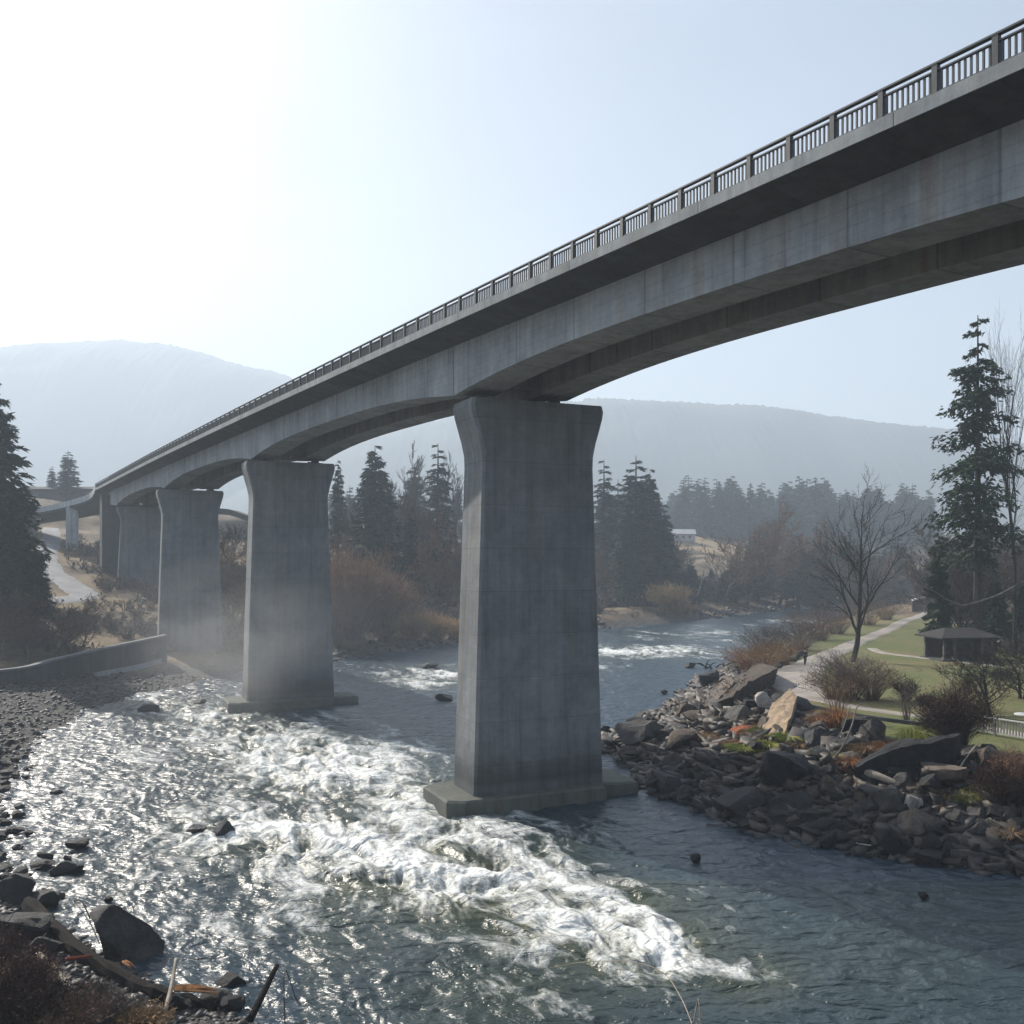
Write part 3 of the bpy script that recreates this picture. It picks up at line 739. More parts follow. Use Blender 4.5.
def conifer_mesh(h, R, seed, nb=130, spray=14, sz=0.5, gap=0.1, irr=0.35, droop=0.25, top=0.85, wide_pow=0.8, bend=0.0):
    """returns (crown V,F), trunk points, limbs"""
    rng = np.random.default_rng(seed)
    VV = []; FF = []; base = 0; limbs = []
    t = gap + (1 - gap) * (rng.random(nb) * 0.25 + 0.75 * np.arange(nb) / nb)
    az = np.arange(nb) * 2.399 + rng.normal(size=nb) * 0.5
    lob = rng.random(8) * irr
    C = []; S = []; D = []
    for i in range(nb):
        u = t[i]; L = R * ((1 - u) ** wide_pow) * (1 - irr * rng.random()) * (1 - lob[int(az[i] / (2 * PI) * 8) % 8] * 0.6) + 0.25
        L *= min(1, 0.55 + (u - gap) * 4)
        d = np.array([math.cos(az[i]), math.sin(az[i]), 0.0])
        z0 = h * u
        n = max(3, int(spray * (0.35 + 0.65 * L / R)))
        f = (np.arange(n) + rng.random(n)) / n; f = 0.08 + 0.92 * f ** 0.8
        rise = 0.30 * (u - 0.35)
        P = d[None, :] * (L * f)[:, None]; P[:, 2] = z0 + rise * L * f - droop * L * f ** 2 + 0.12 * L * f ** 4
        P[:, 0] += bend * u * u
        side = np.array([-d[1], d[0], 0]); w = (L * 0.26) * (1 - f * 0.75)
        P += side[None, :] * (rng.normal(size=n) * w)[:, None]
        P[:, 2] += rng.normal(size=n) * 0.085 * L - 0.05 * L * rng.random(n)
        C.append(P); S.append(np.full(n, sz) * (0.6 + 0.8 * rng.random(n)) * (1.1 - 0.45 * f) * (0.45 + 0.55 * L / R)); D.append(np.repeat(d[None, :], n, 0))
        limbs.append((u, d, L, rise, z0))
    C = np.concatenate(C); S = np.concatenate(S); D = np.concatenate(D); n = len(C)
    # each spray: two drooping leaf-shaped faces
    out = []
    for k in range(3):
        a = rng.normal(size=n) * 0.9; ca, sa = np.cos(a), np.sin(a)
        dd = np.stack([D[:, 0] * ca - D[:, 1] * sa, D[:, 0] * sa + D[:, 1] * ca, rng.normal(size=n) * 0.35 - 0.3 - 0.25 * (k == 2)], 1)
        r = rng.normal(size=(n, 3)) * 0.5 + np.array([0, 0, 1.0]); s = np.cross(dd, r); s /= np.linalg.norm(s, axis=1)[:, None]
        l = S[:, None]
        A = C - dd * l * 0.3; B = C + s * l * 0.26 + dd * l * 0.2; E = C + dd * l * 1.0; G = C - s * l * 0.26 + dd * l * 0.2
        out.append(np.stack([A, B, E, G], 1).reshape(-1, 3))
    V = np.concatenate(out); Fq = np.arange(len(V)).reshape(-1, 4)
    return V, Fq, limbs

def conifer(name, h, R, seed, mat, bark, label, cat='tree', **kw):
    root = empty(name); tag(root, label, cat)
    V, Fq, limbs = conifer_mesh(h, R, seed, **kw)
    bend = kw.get('bend', 0)
    mesh_obj('crown', V, Fq, mat, root)
    mb = MB(); r0 = h * 0.013 + 0.06
    mb.tube([(bend * u * u, 0, h * u - (0.6 if u == 0 else 0)) for u in (0, .15, .3, .5, .7, .85, .99)], [r0 * (1 - 0.93 * u) for u in (0, .15, .3, .5, .7, .85, .99)], 7)
    for (u, d, L, rise, z0) in limbs[::2]:
        P = [(d[0] * L * f + bend * u * u, d[1] * L * f, z0 + rise * L * f - kw.get('droop', .25) * L * f * f) for f in (0, .45, .9)]
        mb.tube(P, [r0 * 0.22 * (1.1 - u), r0 * 0.13 * (1.1 - u), 0.01], 3, False)
    mb.build('trunk', bark, root)
    return root

def bare_tree(name, h, seed, bark, twig, label, spread=0.55, levels=5, trunks=1, n0=5, twigw=0.018, lean=0.0, first=0.25, bush=1.0, ntw=3, r0k=0.016):
    """bare branching tree: trunk with limbs, and a crown of fine twigs"""
    rng = np.random.default_rng(seed); rd = random.Random(seed)
    root = empty(name); tag(root, label, 'tree')
    mb = MB(); tw = []
    def branch(p, d, L, r, lev):
        n = 5 if lev < 2 else 3; P = [p]; dd = d.copy(); seg = L / n
        for i in range(n):
            dd = (dd + Vector((rd.gauss(0, .12), rd.gauss(0, .12), rd.gauss(0, .06) + 0.05))).normalized()
            P.append(P[-1] + dd * seg)
        R = [r * (1 - 0.62 * i / n) for i in range(n + 1)]
        if lev <= 2: mb.tube(P, R, 7 if lev == 0 else (5 if lev == 1 else 4), False)
        else:
            tw.append((P[0], P[n // 2 + 0], P[-1], r, r * 0.35))
        if lev >= levels: return
        k = n0 if lev == 0 else (4 if lev < 3 else ntw)
        for j in range(k):
            f = (first if lev == 0 else 0.2) + (1 - (first if lev == 0 else 0.2)) * (j + rd.random() * 0.7) / k
            f = min(f, 0.999); i = int(f * n); q = P[i].lerp(P[i + 1], f * n - i)
            az = rd.random() * 2 * PI if lev else (j * 2.4 + rd.random())
            t = (P[i + 1] - P[i]).normalized(); a = t.orthogonal().normalized(); bq = t.cross(a)
            out = a * math.cos(az) + bq * math.sin(az)
            sp = spread * rd.uniform(0.75, 1.4)
            nd = (t * math.cos(sp) + out * math.sin(sp) + Vector((0, 0, 0.12))).normalized()
            branch(q, nd, L * rd.uniform(0.48, 0.68) * (1.15 - 0.45 * f), max(R[i] * 0.55, twigw * 0.6), lev + 1)
        if lev < levels: branch(P[-1], dd, L * 0.5, R[-1] * 0.8, lev + 1)
    for k in range(trunks):
        d = Vector((rd.gauss(0, .14 if trunks > 1 else .02) + lean, rd.gauss(0, .14 if trunks > 1 else .02), 1)).normalized()
        branch(Vector((rd.gauss(0, .25) * (trunks > 1), rd.gauss(0, .25) * (trunks > 1), -0.4)), d, h * 0.62, h * r0k, 0)
    mb.build('trunk', bark, root)
    if tw:
        P0 = np.array([t[0] for t in tw]); P1 = np.array([t[1] for t in tw]); P2 = np.array([t[2] for t in tw])
        W0 = np.maximum(np.array([t[3] for t in tw]), twigw * 0.5); W1 = np.maximum(np.array([t[4] for t in tw]), twigw * 0.3)
        V, Fq = strips(P0, P1, P2, W0, W1, rng)
        V2, F2 = strips(P0, P1, P2, W0, W1, rng)
        mesh_obj('crown', np.concatenate([V, V2]), np.concatenate([Fq, F2 + len(V)]), twig, root)
    return root

def bush_mesh(h, w, n, seed, tw=0.02, curl=0.35, sub=3, up=0.5, leaf=0):
    rng = np.random.default_rng(seed)
    az = rng.random(n) * 2 * PI; sp = rng.random(n) ** up
    base = np.stack([np.cos(az) * w * 0.12 * rng.random(n), np.sin(az) * w * 0.12 * rng.random(n), np.full(n, -0.1)], 1)
    L = h * (0.55 + 0.5 * rng.random(n))
    tip = base + np.stack([np.cos(az) * w * 0.5 * sp, np.sin(az) * w * 0.5 * sp, L * np.sqrt(np.clip(1 - 0.55 * sp ** 2, 0.1, 1))], 1)
    mid = (base + tip) / 2 + np.stack([-np.cos(az) * w * 0.08, -np.sin(az) * w * 0.08, L * curl * 0.3], 1) + rng.normal(size=(n, 3)) * 0.04 * h
    A = [(base, mid, tip, tw, tw * 0.4)]
    for k in range(sub):
        f = 0.35 + 0.6 * rng.random(n); q = mid * (1 - f[:, None]) + tip * f[:, None]
        d = rng.normal(size=(n, 3)); d[:, 2] = np.abs(d[:, 2]) + 0.3; d /= np.linalg.norm(d, axis=1)[:, None]
        e = q + d * (L * (0.16 + 0.2 * rng.random(n)))[:, None]
        A.append((q, (q + e) / 2 + rng.normal(size=(n, 3)) * 0.02 * h, e, tw * 0.6, tw * 0.25))
    VV = []; FF = []; b0 = 0
    for a in A:
        V, Fq = strips(*a, rng); VV.append(V); FF.append(Fq + b0); b0 += len(V)
    if leaf:
        k = leaf; idx = rng.integers(0, n, k); f = 0.4 + 0.6 * rng.random(k)
        c = mid[idx] * (1 - f[:, None]) + tip[idx] * f[:, None] + rng.normal(size=(k, 3)) * 0.10 * h * np.array([1, 1, 0.7])
        a = rng.normal(size=(k, 3)); a /= np.linalg.norm(a, axis=1)[:, None]; b_ = np.cross(a, rng.normal(size=(k, 3))); b_ /= np.linalg.norm(b_, axis=1)[:, None]
        s = tw * 3.2 * (0.5 + rng.random(k))[:, None]
        V = np.stack([c - a * s, c + b_ * s * 0.6, c + a * s, c - b_ * s * 0.6], 1).reshape(-1, 3)
        VV.append(V); FF.append(np.arange(len(V)).reshape(-1, 4) + b0)
    return np.concatenate(VV), np.concatenate(FF)

def bush(name, px, py, w, h, mat, label, seed, n=260, cat='shrub', Yfix=None, **kw):
    p = hit(px, py)
    V, Fq = bush_mesh(h, w, n, seed, **kw)
    o = mesh_obj(name, V, Fq, mat, loc=p); tag(o, label, cat); return o

def grass_tuft(name, px, py, w, h, mat, label, seed, n=200, tw=0.02):
    rng = np.random.default_rng(seed); p = hit(px, py)
    az = rng.random(n) * 2 * PI; r = rng.random(n) ** 0.6
    base = np.stack([np.cos(az) * w * 0.2 * r, np.sin(az) * w * 0.2 * r, np.full(n, -0.05)], 1)
    L = h * (0.6 + 0.5 * rng.random(n))
    mid = base + np.stack([np.cos(az) * w * 0.18 * r, np.sin(az) * w * 0.18 * r, L * 0.75], 1)
    tip = base + np.stack([np.cos(az) * w * 0.55 * r, np.sin(az) * w * 0.55 * r, L * (1 - 0.45 * r)], 1) + rng.normal(size=(n, 3)) * 0.05
    V, Fq = strips(base, mid, tip, tw, tw * 0.2, rng)
    o = mesh_obj(name, V, Fq, mat, loc=p); tag(o, label, 'grass clump'); return o

# ---- far and middle conifers: (photo x, photo row of the top, distance, variant or None, label)
def place_tree(proto, px, ytop, Y, label, group=None, first=None, hproto=20.0, wide=1.0, rz=None):
    X = (px - 512) / F * Y; g = hz(X, Y); h = HC + (HZ - ytop) / F * Y - g
    s = max(h, 3.0) / hproto
    rz = random.random() * 6.28 if rz is None else rz
    if not proto.get('_used'):
        proto['_used'] = 1; o = proto; o.location = (X, Y, g); o.rotation_euler = (0, 0, rz); o.scale = (s * wide, s * wide, s); o['label'] = label
        if group: o['group'] = group
        return o
    o = dup(proto, (X, Y, g), rz, (s * wide, s * wide, s), label)
    if group: o['group'] = group
    elif 'group' in o: del o['group']
    return o
CON = [conifer('conifer_tree', 20, 3.6, 21, M['needle'], M['bark'], 'x', nb=170, spray=17, sz=0.85, irr=0.45),
       conifer('conifer_tree', 20, 2.9, 22, M['needle'], M['bark'], 'x', nb=150, spray=15, sz=0.8, irr=0.55, droop=0.35),
       conifer('conifer_tree', 20, 4.6, 23, M['needle'], M['bark'], 'x', nb=230, spray=25, sz=0.9, irr=0.4, gap=0.06),
       conifer('conifer_tree', 20, 2.5, 24, M['needle'], M['bark'], 'x', nb=150, spray=16, sz=0.8, irr=0.5, gap=0.22)]
DEC = [bare_tree('bare_tree', 15, 31, M['bark_grey'], M['twig'], 'x', twigw=0.05, levels=5, n0=6, spread=0.6, ntw=3),
       bare_tree('bare_tree', 15, 32, M['bark_grey'], M['twig'], 'x', twigw=0.05, levels=5, n0=6, spread=0.45, ntw=3),
       bare_tree('bare_tree', 15, 33, M['bark_grey'], M['twig_red'], 'x', twigw=0.06, levels=5, n0=7, spread=0.75, first=0.15, ntw=3)]
# singled-out conifers
place_tree(CON[2], -6, 378, 122, 'tall dark blue-green conifer at the left edge above the road', wide=1.2)
for px, yt, Y, k, w, lab in [
    (68, 450, 260, 0, 2.3, 'lone hazy conifer behind the long low building, the taller of two'),
    (52, 466, 265, 1, 2.2, 'small faint conifer just left of the lone hazy conifer by the low building'),
    (375, 444, 200, 2, 1.45, 'broad dark conifer standing between the first and second piers'),
    (338, 458, 205, 3, 1.1, 'thin sparse conifer close to the right edge of the second pier'),
    (411, 505, 190, 0, 1.2, 'short slim dark conifer right of the broad conifer between piers'),
    (438, 442, 225, 1, 1.6, 'pointed hazy conifer left of the near pier, behind the bare trees'),
    (414, 462, 290, 0, 1.7, 'pale hazy conifer between the broad one and the pointed one'),
    (604, 458, 250, 1, 1.5, 'narrow conifer showing just right of the near pier'),
    (618, 478, 265, 0, 1.6, 'shorter conifer second right of the near pier'),
    (636, 454, 235, 0, 1.7, 'tallest dark conifer in the clump right of the near pier'),
    (650, 468, 240, 2, 1.15, 'dense conifer leaning on the right side of the tallest clump conifer'),
    (664, 500, 232, 0, 1.5, 'lower right conifer of the clump right of the near pier'),
    (628, 500, 225, 2, 0.8, 'bushy low conifer in front of the clump right of the near pier')]:
    place_tree(CON[k], px, yt, Y, lab, wide=w)
rng = random.Random(5)
G1 = 'conifers in the hazy tree line under the right hill'
for px in range(672, 935, 6):
    k = rng.randrange(4); yt = 482 + rng.uniform(-8, 14) + (4 if px > 830 else 0)
    place_tree(CON[k], px + rng.uniform(-3, 3), yt, rng.uniform(470, 560), 'hazy blue conifer in the tree line below the right hill', G1, wide=rng.uniform(1.6, 2.3))
for px in range(680, 930, 11):
    k = rng.randrange(4); yt = 500 + rng.uniform(-6, 12)
    place_tree(CON[k], px + rng.uniform(-4, 4), yt, rng.uniform(505, 540), 'hazy blue conifer in the tree line below the right hill', G1, wide=rng.uniform(1.7, 2.5))
G2 = 'conifers in the distant woods behind the near pier'
for px in list(range(300, 470, 12)) + list(range(560, 670, 10)):
    place_tree(CON[rng.randrange(4)], px + rng.uniform(-4, 4), 492 + rng.uniform(-12, 20), rng.uniform(330, 430), 'faint conifer in the distant woods behind the piers', G2, wide=rng.uniform(1.2, 1.6))
G3 = 'dark lower trees along the far bank'
for px in list(range(590, 905, 13)):
    if 672 < px < 735: yt = 556 + rng.uniform(0, 14)
    else: yt = 530 + rng.uniform(-6, 22)
    if px > 800: yt = 535 + rng.uniform(-5, 18)
    place_tree(CON[rng.choice((0, 2))], px + rng.uniform(-5, 5), yt, rng.uniform(262, 330), 'dark low evergreen massed along the far bank', G3, wide=rng.uniform(1.7, 2.6))
# bare trees
for px, yt, Y, k, w, lab in [
    (402, 458, 235, 1, 0.8, 'tall spindly bare tree right of the broad conifer'),
    (457, 468, 245, 1, 0.9, 'bare tree close behind the left edge of the near pier'),
    (392, 488, 240, 0, 0.9, 'bare tree rising behind the broad conifer between the piers'),
    (352, 500, 205, 0, 0.9, 'bare tree beside the thin sparse conifer'),
    (425, 492, 205, 0, 0.9, 'mauve-brown bare tree in front of the pointed conifer'),
    (447, 515, 190, 2, 0.9, 'low russet bare tree against the near pier'),
    (745, 508, 262, 2, 1.5, 'large round russet bare tree on the far bank'),
    (722, 530, 258, 2, 1.3, 'smaller russet bare tree left of the large round one'),
    (778, 520, 275, 2, 1.4, 'russet bare tree right of the large round one'),
    (350, 535, 168, 2, 1.5, 'spreading russet bare tree right of the second pier'),
    (388, 552, 172, 2, 1.5, 'low spreading russet tree with orange-tipped twigs above the golden bush'),
    (335, 520, 180, 2, 1.2, 'russet bare tree half hidden behind the second pier'),
    (605, 545, 235, 2, 1.3, 'brown bare tree between the near pier and the dark conifers'),
    (575, 540, 240, 2, 1.2, 'brown bare tree mostly behind the near pier')]:
    place_tree(DEC[k], px, yt, Y, lab, hproto=15.0, wide=w)
G4 = 'bare trees in the thicket along the far bank'
for i in range(64):
    px = rng.uniform(320, 470) if i % 3 == 0 else rng.uniform(590, 930)
    if 675 < px < 740: continue
    Y = rng.uniform(185, 240) if px < 480 else rng.uniform(262, 340)
    yt = rng.uniform(535, 575) if px < 480 else (rng.uniform(540, 568) if px < 790 else rng.uniform(553, 575))
    place_tree(DEC[rng.randrange(3)], px, yt, Y, 'brown bare tree in the thicket on the far bank', G4, hproto=15.0, wide=rng.uniform(1.1, 1.7))
G5 = 'bare trees around the bridge end on the left bank'
for px, yt, Y in [(228, 545, 150), (236, 530, 160), (226, 520, 175), (240, 560, 140), (225, 560, 152), (232, 575, 138)]:
    place_tree(DEC[rng.randrange(3)], px, yt, Y, 'hazy bare tree glimpsed between the second and third piers', 'hazy bare trees between the second and third piers', hproto=15.0, wide=1.5)
for px, yt, Y in [(35, 585, 118), (12, 590, 114), (55, 598, 112), (80, 606, 116), (5, 610, 106), (28, 622, 106), (62, 615, 112), (-10, 600, 110)]:
    place_tree(DEC[2] if px % 2 else DEC[0], px, yt, Y, 'low dark bare tree in the thicket between the wall and the road', 'bare trees in the thicket between the retaining wall and the road', hproto=15.0, wide=1.8)
# dark scrubby evergreens below the big left conifer
for px, yt, Y in [(5, 500, 126), (22, 520, 128), (-5, 540, 118), (15, 548, 120), (38, 546, 124)]:
    place_tree(CON[2], px, yt, Y, 'dark bushy evergreen crowding the foot of the tall left conifer', 'evergreens at the foot of the tall left conifer', wide=1.2)

# ---- right foreground conifer and its neighbours
bigc = conifer('conifer_tree', 38.0, 10.0, 77, M['needle2'], M['bark'], 'tall open-branched conifer with ragged limbs behind the park shelter', nb=115, spray=90, sz=0.8, irr=0.62, gap=0.24, droop=0.42, wide_pow=0.6)
g = hz(51, 104); bigc.location = (51, 104, g)
sm = conifer('conifer_tree', 17, 3.6, 78, M['needle2'], M['bark'], 'shorter dark green conifer on the left side of the tall one', nb=110, spray=60, sz=0.75, irr=0.6, gap=0.12, droop=0.4)
sm.location = (48.5, 108, hz(48.5, 108)); sm.scale = (.85, .85, .85)
bt = bare_tree('bare_tree', 38, 79, M['bark'], M['bark'], 'tall bare tree with thin twigs at the right edge, beside the tall conifer', spread=0.42, n0=9, first=0.45, twigw=0.03, r0k=0.0115, levels=4)
bt.location = (55.3, 104.5, hz(55.3, 104.5)); bt.scale = (0.55, 0.55, 1.0)
bt2 = bare_tree('bare_tree', 20.5, 91, M['bark'], M['bark'], 'solitary bare tree with spreading black branches beside the path', spread=0.62, n0=8, first=0.18, twigw=0.036, r0k=0.017, levels=4, ntw=3)
pt = hit(852, 662); bt2.location = pt; bt2.scale = (.93, .93, .93)
# wood behind the shelter
G6 = 'tangled bare trees behind the park shelter'
proto6 = bare_tree('bare_tree', 12, 90, M['bark'], M['twig'], 'tangled dark bare tree in the wood behind the park shelter', spread=0.7, n0=7, first=0.12, twigw=0.035, levels=5)
for i in range(16):
    X, Y = rng.uniform(0.45, 0.62), rng.uniform(112, 140); X *= Y
    s = rng.uniform(0.7, 1.25)
    o = proto6 if i == 0 else dup(proto6)
    o.location = (X, Y, hz(X, Y)); o.rotation_euler = (0, 0, rng.random() * 6); o.scale = (s * 1.2, s * 1.2, s); o['group'] = G6
for i, (X, Y, s) in enumerate([(57, 112, 0.45), (63, 116, 0.5), (68, 122, 0.6), (62, 124, 0.6), (75, 130, .7)]):
    o = dup(CON[2], (X, Y, hz(X, Y)), i * 1.3, (s * 1.5, s * 1.5, s), 'dark evergreen among the bare trees behind the park shelter', 'evergreens behind the park shelter')

G7 = 'bare trees beside the far end of the path'
for i, (px, yt, Y) in enumerate([(932, 560, 150), (948, 548, 145), (940, 572, 175), (965, 540, 150), (925, 580, 190), (980, 555, 160)]):
    place_tree(DEC[(i % 2) * 2], px, yt, Y, 'brown bare tree by the far end of the path', G7, hproto=15.0, wide=1.3)

# ------------------------------------------------------------------ shrubs and tufts by the water and in the park
bush('golden_bush', 412, 640, 9, 5.0, M['twig_tan'], 'golden-orange bush on the far bank left of the near pier', 1, n=420, tw=0.06)
bush('golden_bush', 436, 640, 7.5, 4.2, M['twig_tan'], 'second golden bush, nearer the near pier', 2, n=360, tw=0.06)
bush('golden_bush', 455, 640, 5, 3.4, M['twig_tan'], 'small golden bush touching the edge of the near pier', 3, n=240, tw=0.06)
M['twig_amber'] = simple('amber_twigs', (0.40, 0.27, 0.19), (0.25, 0.165, 0.12), 1, 0.95)
bush('golden_bush', 352, 640, 13, 13, M['twig_amber'], 'tall pale russet thicket just right of the second pier', 611, n=520, tw=0.07, sub=4)
bush('golden_bush', 385, 636, 12, 10, M['twig_amber'], 'spreading pale russet thicket left of the golden bushes', 612, n=480, tw=0.07, sub=4)
bush('golden_bush', 335, 642, 10, 8, M['twig_amber'], 'low pale russet thicket behind the foot of the second pier', 613, n=360, tw=0.07, sub=4)
bush('golden_bush', 668, 613, 10, 6.8, M['twig_tan'], 'pinkish gold bush on the far bank right of the near pier', 4, n=420, tw=0.08)
bush('golden_bush', 685, 614, 6, 2.4, M['twig_tan'], 'low gold shrub trailing right of the pinkish gold bush', 5, n=240, tw=0.06)
for i, (px, py, w, h, mt, lab) in enumerate([
    (748, 672, 6, 3.0, 'orange_grass', 'orange-brown shrub at the river end of the right bank scrub'),
    (765, 672, 6, 3.2, 'dry_grass', 'straw-coloured shrub above the tilted slab'),
    (782, 664, 6, 3.0, 'twig_red', 'russet shrub left of the walker'),
    (800, 650, 8, 3.4, 'twig', 'grey-brown shrub behind the walker'),
    (758, 655, 7, 4.0, 'twig', 'tall grey bare shrub leaning over the river'),
    (775, 650, 7, 3.8, 'twig', 'bare grey shrub between the river and the path'),
    (820, 640, 9, 4.5, 'twig_red', 'reddish shrub right of the walker above the river'),
    (838, 634, 9, 4.5, 'twig', 'grey shrub behind the solitary bare tree'),
    (800, 634, 9, 4.0, 'twig_red', 'russet shrub on the river edge behind the walker'),
    (868, 625, 10, 4.5, 'twig_red', 'brown shrub on the river side of the far path'),
    (886, 620, 9, 4.5, 'twig', 'grey shrub where the path reaches the river bend'),
    (835, 700, 5.5, 2.6, 'twig_red', 'wide mauve-brown bush inside the path bend, left one'),
    (852, 700, 6, 3.4, 'twig', 'dense grey-brown bush below the solitary bare tree'),
    (872, 700, 5, 3.0, 'twig_red', 'brown bush right of the solitary tree trunk'),
    (906, 702, 2.0, 1.9, 'twig_dark', 'small round dark red bush by the lower path'),
    (925, 705, 1.6, 0.9, 'twig_dark', 'tiny dark bush right of the small round red bush'),
    (845, 680, 6, 2.6, 'twig', 'low bush between the solitary tree and the path bend')]):
    bush('bush', px, py, w, h, M[mt], lab, 40 + i, n=170, tw=0.020, leaf=400 if 'grass' in mt else 120, up=0.38, sub=4)
bush('thorn_bush', 955, 752, 4.4, 3.6, M['twig_dark'], 'black tangled thorn bush left of the white railing', 61, n=700, tw=0.016, leaf=1800, up=0.7)
bush('thorn_bush', 942, 748, 3.0, 2.2, M['twig_dark'], 'smaller dark thorn bush left of the black tangled one', 62, n=400, tw=0.014, leaf=900, up=0.7)
bush('bush', 1004, 812, 3.2, 2.4, M['twig_dark'], 'dark red brush on the rubble at the right edge', 63, n=500, tw=0.014, leaf=1200)
bush('bush', 1022, 800, 3.0, 2.6, M['twig_red'], 'reddish brush at the extreme right below the railing', 64, n=400, tw=0.014, leaf=900)
bush('bush', 838, 722, 2.4, 3.2, M['twig_red'], 'thin upright straw-brown bush on the edge of the rocks', 65, n=90, tw=0.014)
bush('bush', 906, 722, 1.8, 3.0, M['twig'], 'thin wispy sapling left of the green tuft', 66, n=60, tw=0.012)
t = bare_tree('small_tree', 6.0, 120, M['bark'], M['bark'], 'small wide leafless tree on the lawn behind the white railing', spread=0.8, n0=7, first=0.15, twigw=0.016, trunks=2, r0k=0.02)
t.location = hit(985, 716); t.scale = (1.3, 1.3, 0.8)
t = bare_tree('small_tree', 6.0, 121, M['bark'], M['bark'], 'small leafless tree cut off by the right edge of the lawn', spread=0.8, n0=7, first=0.15, twigw=0.016, trunks=2, r0k=0.02)
t.location = hit(1030, 700); t.scale = (1.3, 1.3, 0.8)
grass_tuft('grass_clump', 916, 750, 2.6, 1.6, M['green_grass'], 'bright yellow-green grass clump above the dark ledge', 71, n=500, tw=0.014)
grass_tuft('grass_clump', 990, 802, 1.7, 1.2, M['green_grass'], 'yellow-green grass clump on the rubble below the railing', 72, n=260, tw=0.012)
grass_tuft('grass_clump', 835, 728, 2.6, 1.5, M['orange_grass'], 'orange grass clump on the rocks beside the path', 73, n=420, tw=0.016)
grass_tuft('grass_clump', 818, 730, 1.8, 1.1, M['orange_grass'], 'smaller orange grass clump left of the larger one', 74, n=260, tw=0.016)
grass_tuft('grass_clump', 745, 752, 2.2, 0.5, M['green_grass'], 'short moss-green grass patch left of the tan slab', 75, n=500, tw=0.03)
grass_tuft('grass_clump', 768, 748, 1.8, 0.5, M['green_grass'], 'short green grass patch at the foot of the tan slab', 76, n=400, tw=0.03)
grass_tuft('grass_clump', 788, 742, 2.0, 0.6, M['green_grass'], 'short green grass patch right of the tan slab', 77, n=400, tw=0.03)
grass_tuft('grass_clump', 762, 734, 1.8, 0.5, M['grass_blade'], 'low grass patch behind the tan slab', 78, n=300, tw=0.03)
grass_tuft('grass_clump', 835, 758, 1.8, 0.5, M['grass_blade'], 'low grass patch below the orange clump', 79, n=300, tw=0.03)

for i, (px, py, w, h, mt, lab) in enumerate([
    (705, 742, 2.0, .8, 'dry_grass', 'straw grass clump behind the pointed grey-brown rock'),
    (735, 748, 1.6, .6, 'orange_grass', 'orange grass clump in front of the rusty rock'),
    (850, 772, 1.6, 1.1, 'orange_grass', 'rust-coloured grass clump at the left end of the dark ledge'),
    (868, 756, 2.2, .8, 'dry_grass', 'straw grass clump on top of the dark ledge, left part'),
    (893, 755, 2.4, .9, 'orange_grass', 'orange-brown grass clump on top of the dark ledge, below the green clump'),
    (935, 758, 1.8, .8, 'dry_grass', 'straw grass clump at the foot of the black thorn bush'),
    (968, 806, 1.5, .9, 'grass_blade', 'dull green grass clump on the rubble left of the yellow-green one'),
    (1010, 842, 1.6, .8, 'dry_grass', 'straw grass clump low on the rubble near the right edge'),
    (800, 752, 1.6, .6, 'dry_grass', 'straw grass clump behind the tall black peaked boulder')]):
    grass_tuft('grass_clump', px, py, w, h, M[mt], lab, 500 + i, n=260, tw=0.016)
# scattered brush nobody could count: left slope, far bank, river edge
def scatter_brush(name, pts, hmin, hmax, wfac, mat, seed, n=14, tw=0.03, leaf=10):
    rg = np.random.default_rng(seed); VV = []; FF = []; b0 = 0
    zs = height(pts[:, 0], pts[:, 1])
    protos = [bush_mesh(1.0, wfac, n, seed + k, tw=tw, sub=2, leaf=leaf) for k in range(5)]
    for i, (x, y) in enumerate(pts):
        V, Fq = protos[i % 5]; s = rg.uniform(hmin, hmax); a = rg.random() * 6.28; c, sn = math.cos(a), math.sin(a)
        W = V * s; W = np.stack([W[:, 0] * c - W[:, 1] * sn + x, W[:, 0] * sn + W[:, 1] * c + y, W[:, 2] + zs[i]], 1)
        VV.append(W); FF.append(Fq + b0); b0 += len(W)
    o = mesh_obj(name, np.concatenate(VV), np.concatenate(FF), mat); tag(o, kind='stuff'); return o
def region(n, x0, x1, y0, y1, cond, seed):
    rg = np.random.default_rng(seed); P = np.stack([rg.uniform(x0, x1, n), rg.uniform(y0, y1, n)], 1)
    s = sdf(P[:, 0], P[:, 1]); d = path_dist(P[:, 0], P[:, 1]); nz = fbm(P[:, 0] * 0.09 + seed, P[:, 1] * 0.09, 3)
    return P[cond(P[:, 0], P[:, 1], s, nz) & (d > 2.6)]
o = scatter_brush('undergrowth', region(1150, -110, -34, 98, 200, lambda x, y, s, n: (s > 9) & (n > -0.12) & ((y > 113) | (x < -56)) & (y > 99), 1), 0.7, 2.6, 1.5, M['twig'], 5, n=16, tw=0.035)
tag(o, 'grey-brown leafless brush covering the left slope', 'undergrowth')
o = scatter_brush('undergrowth', region(600, -110, -34, 100, 200, lambda x, y, s, n: (s > 9) & (n > 0.0) & ((y > 113) | (x < -56)), 2), 0.6, 2.0, 1.7, M['twig_red'], 6, n=16, tw=0.035)
tag(o, 'russet brush on the left slope below the bridge', 'undergrowth')
o = scatter_brush('undergrowth', region(3000, -30, 150, 150, 330, lambda x, y, s, n: (s > 11) & (s < 70) & (x < 0.42 * y) & ~((x > 20) & (y < 225)), 3), 1.5, 4.5, 1.4, M['twig'], 7, n=16, tw=0.05)
tag(o, 'grey thicket along the far river bank', 'undergrowth')
o = scatter_brush('undergrowth', region(700, -30, 110, 150, 330, lambda x, y, s, n: (s > 6) & (s < 30) & (n > 0.05) & ~((x > 20) & (y < 225)), 4), 0.6, 1.8, 1.6, M['dry_grass'], 8, n=16, tw=0.04)
tag(o, 'straw-coloured scrub at the foot of the far bank', 'undergrowth')
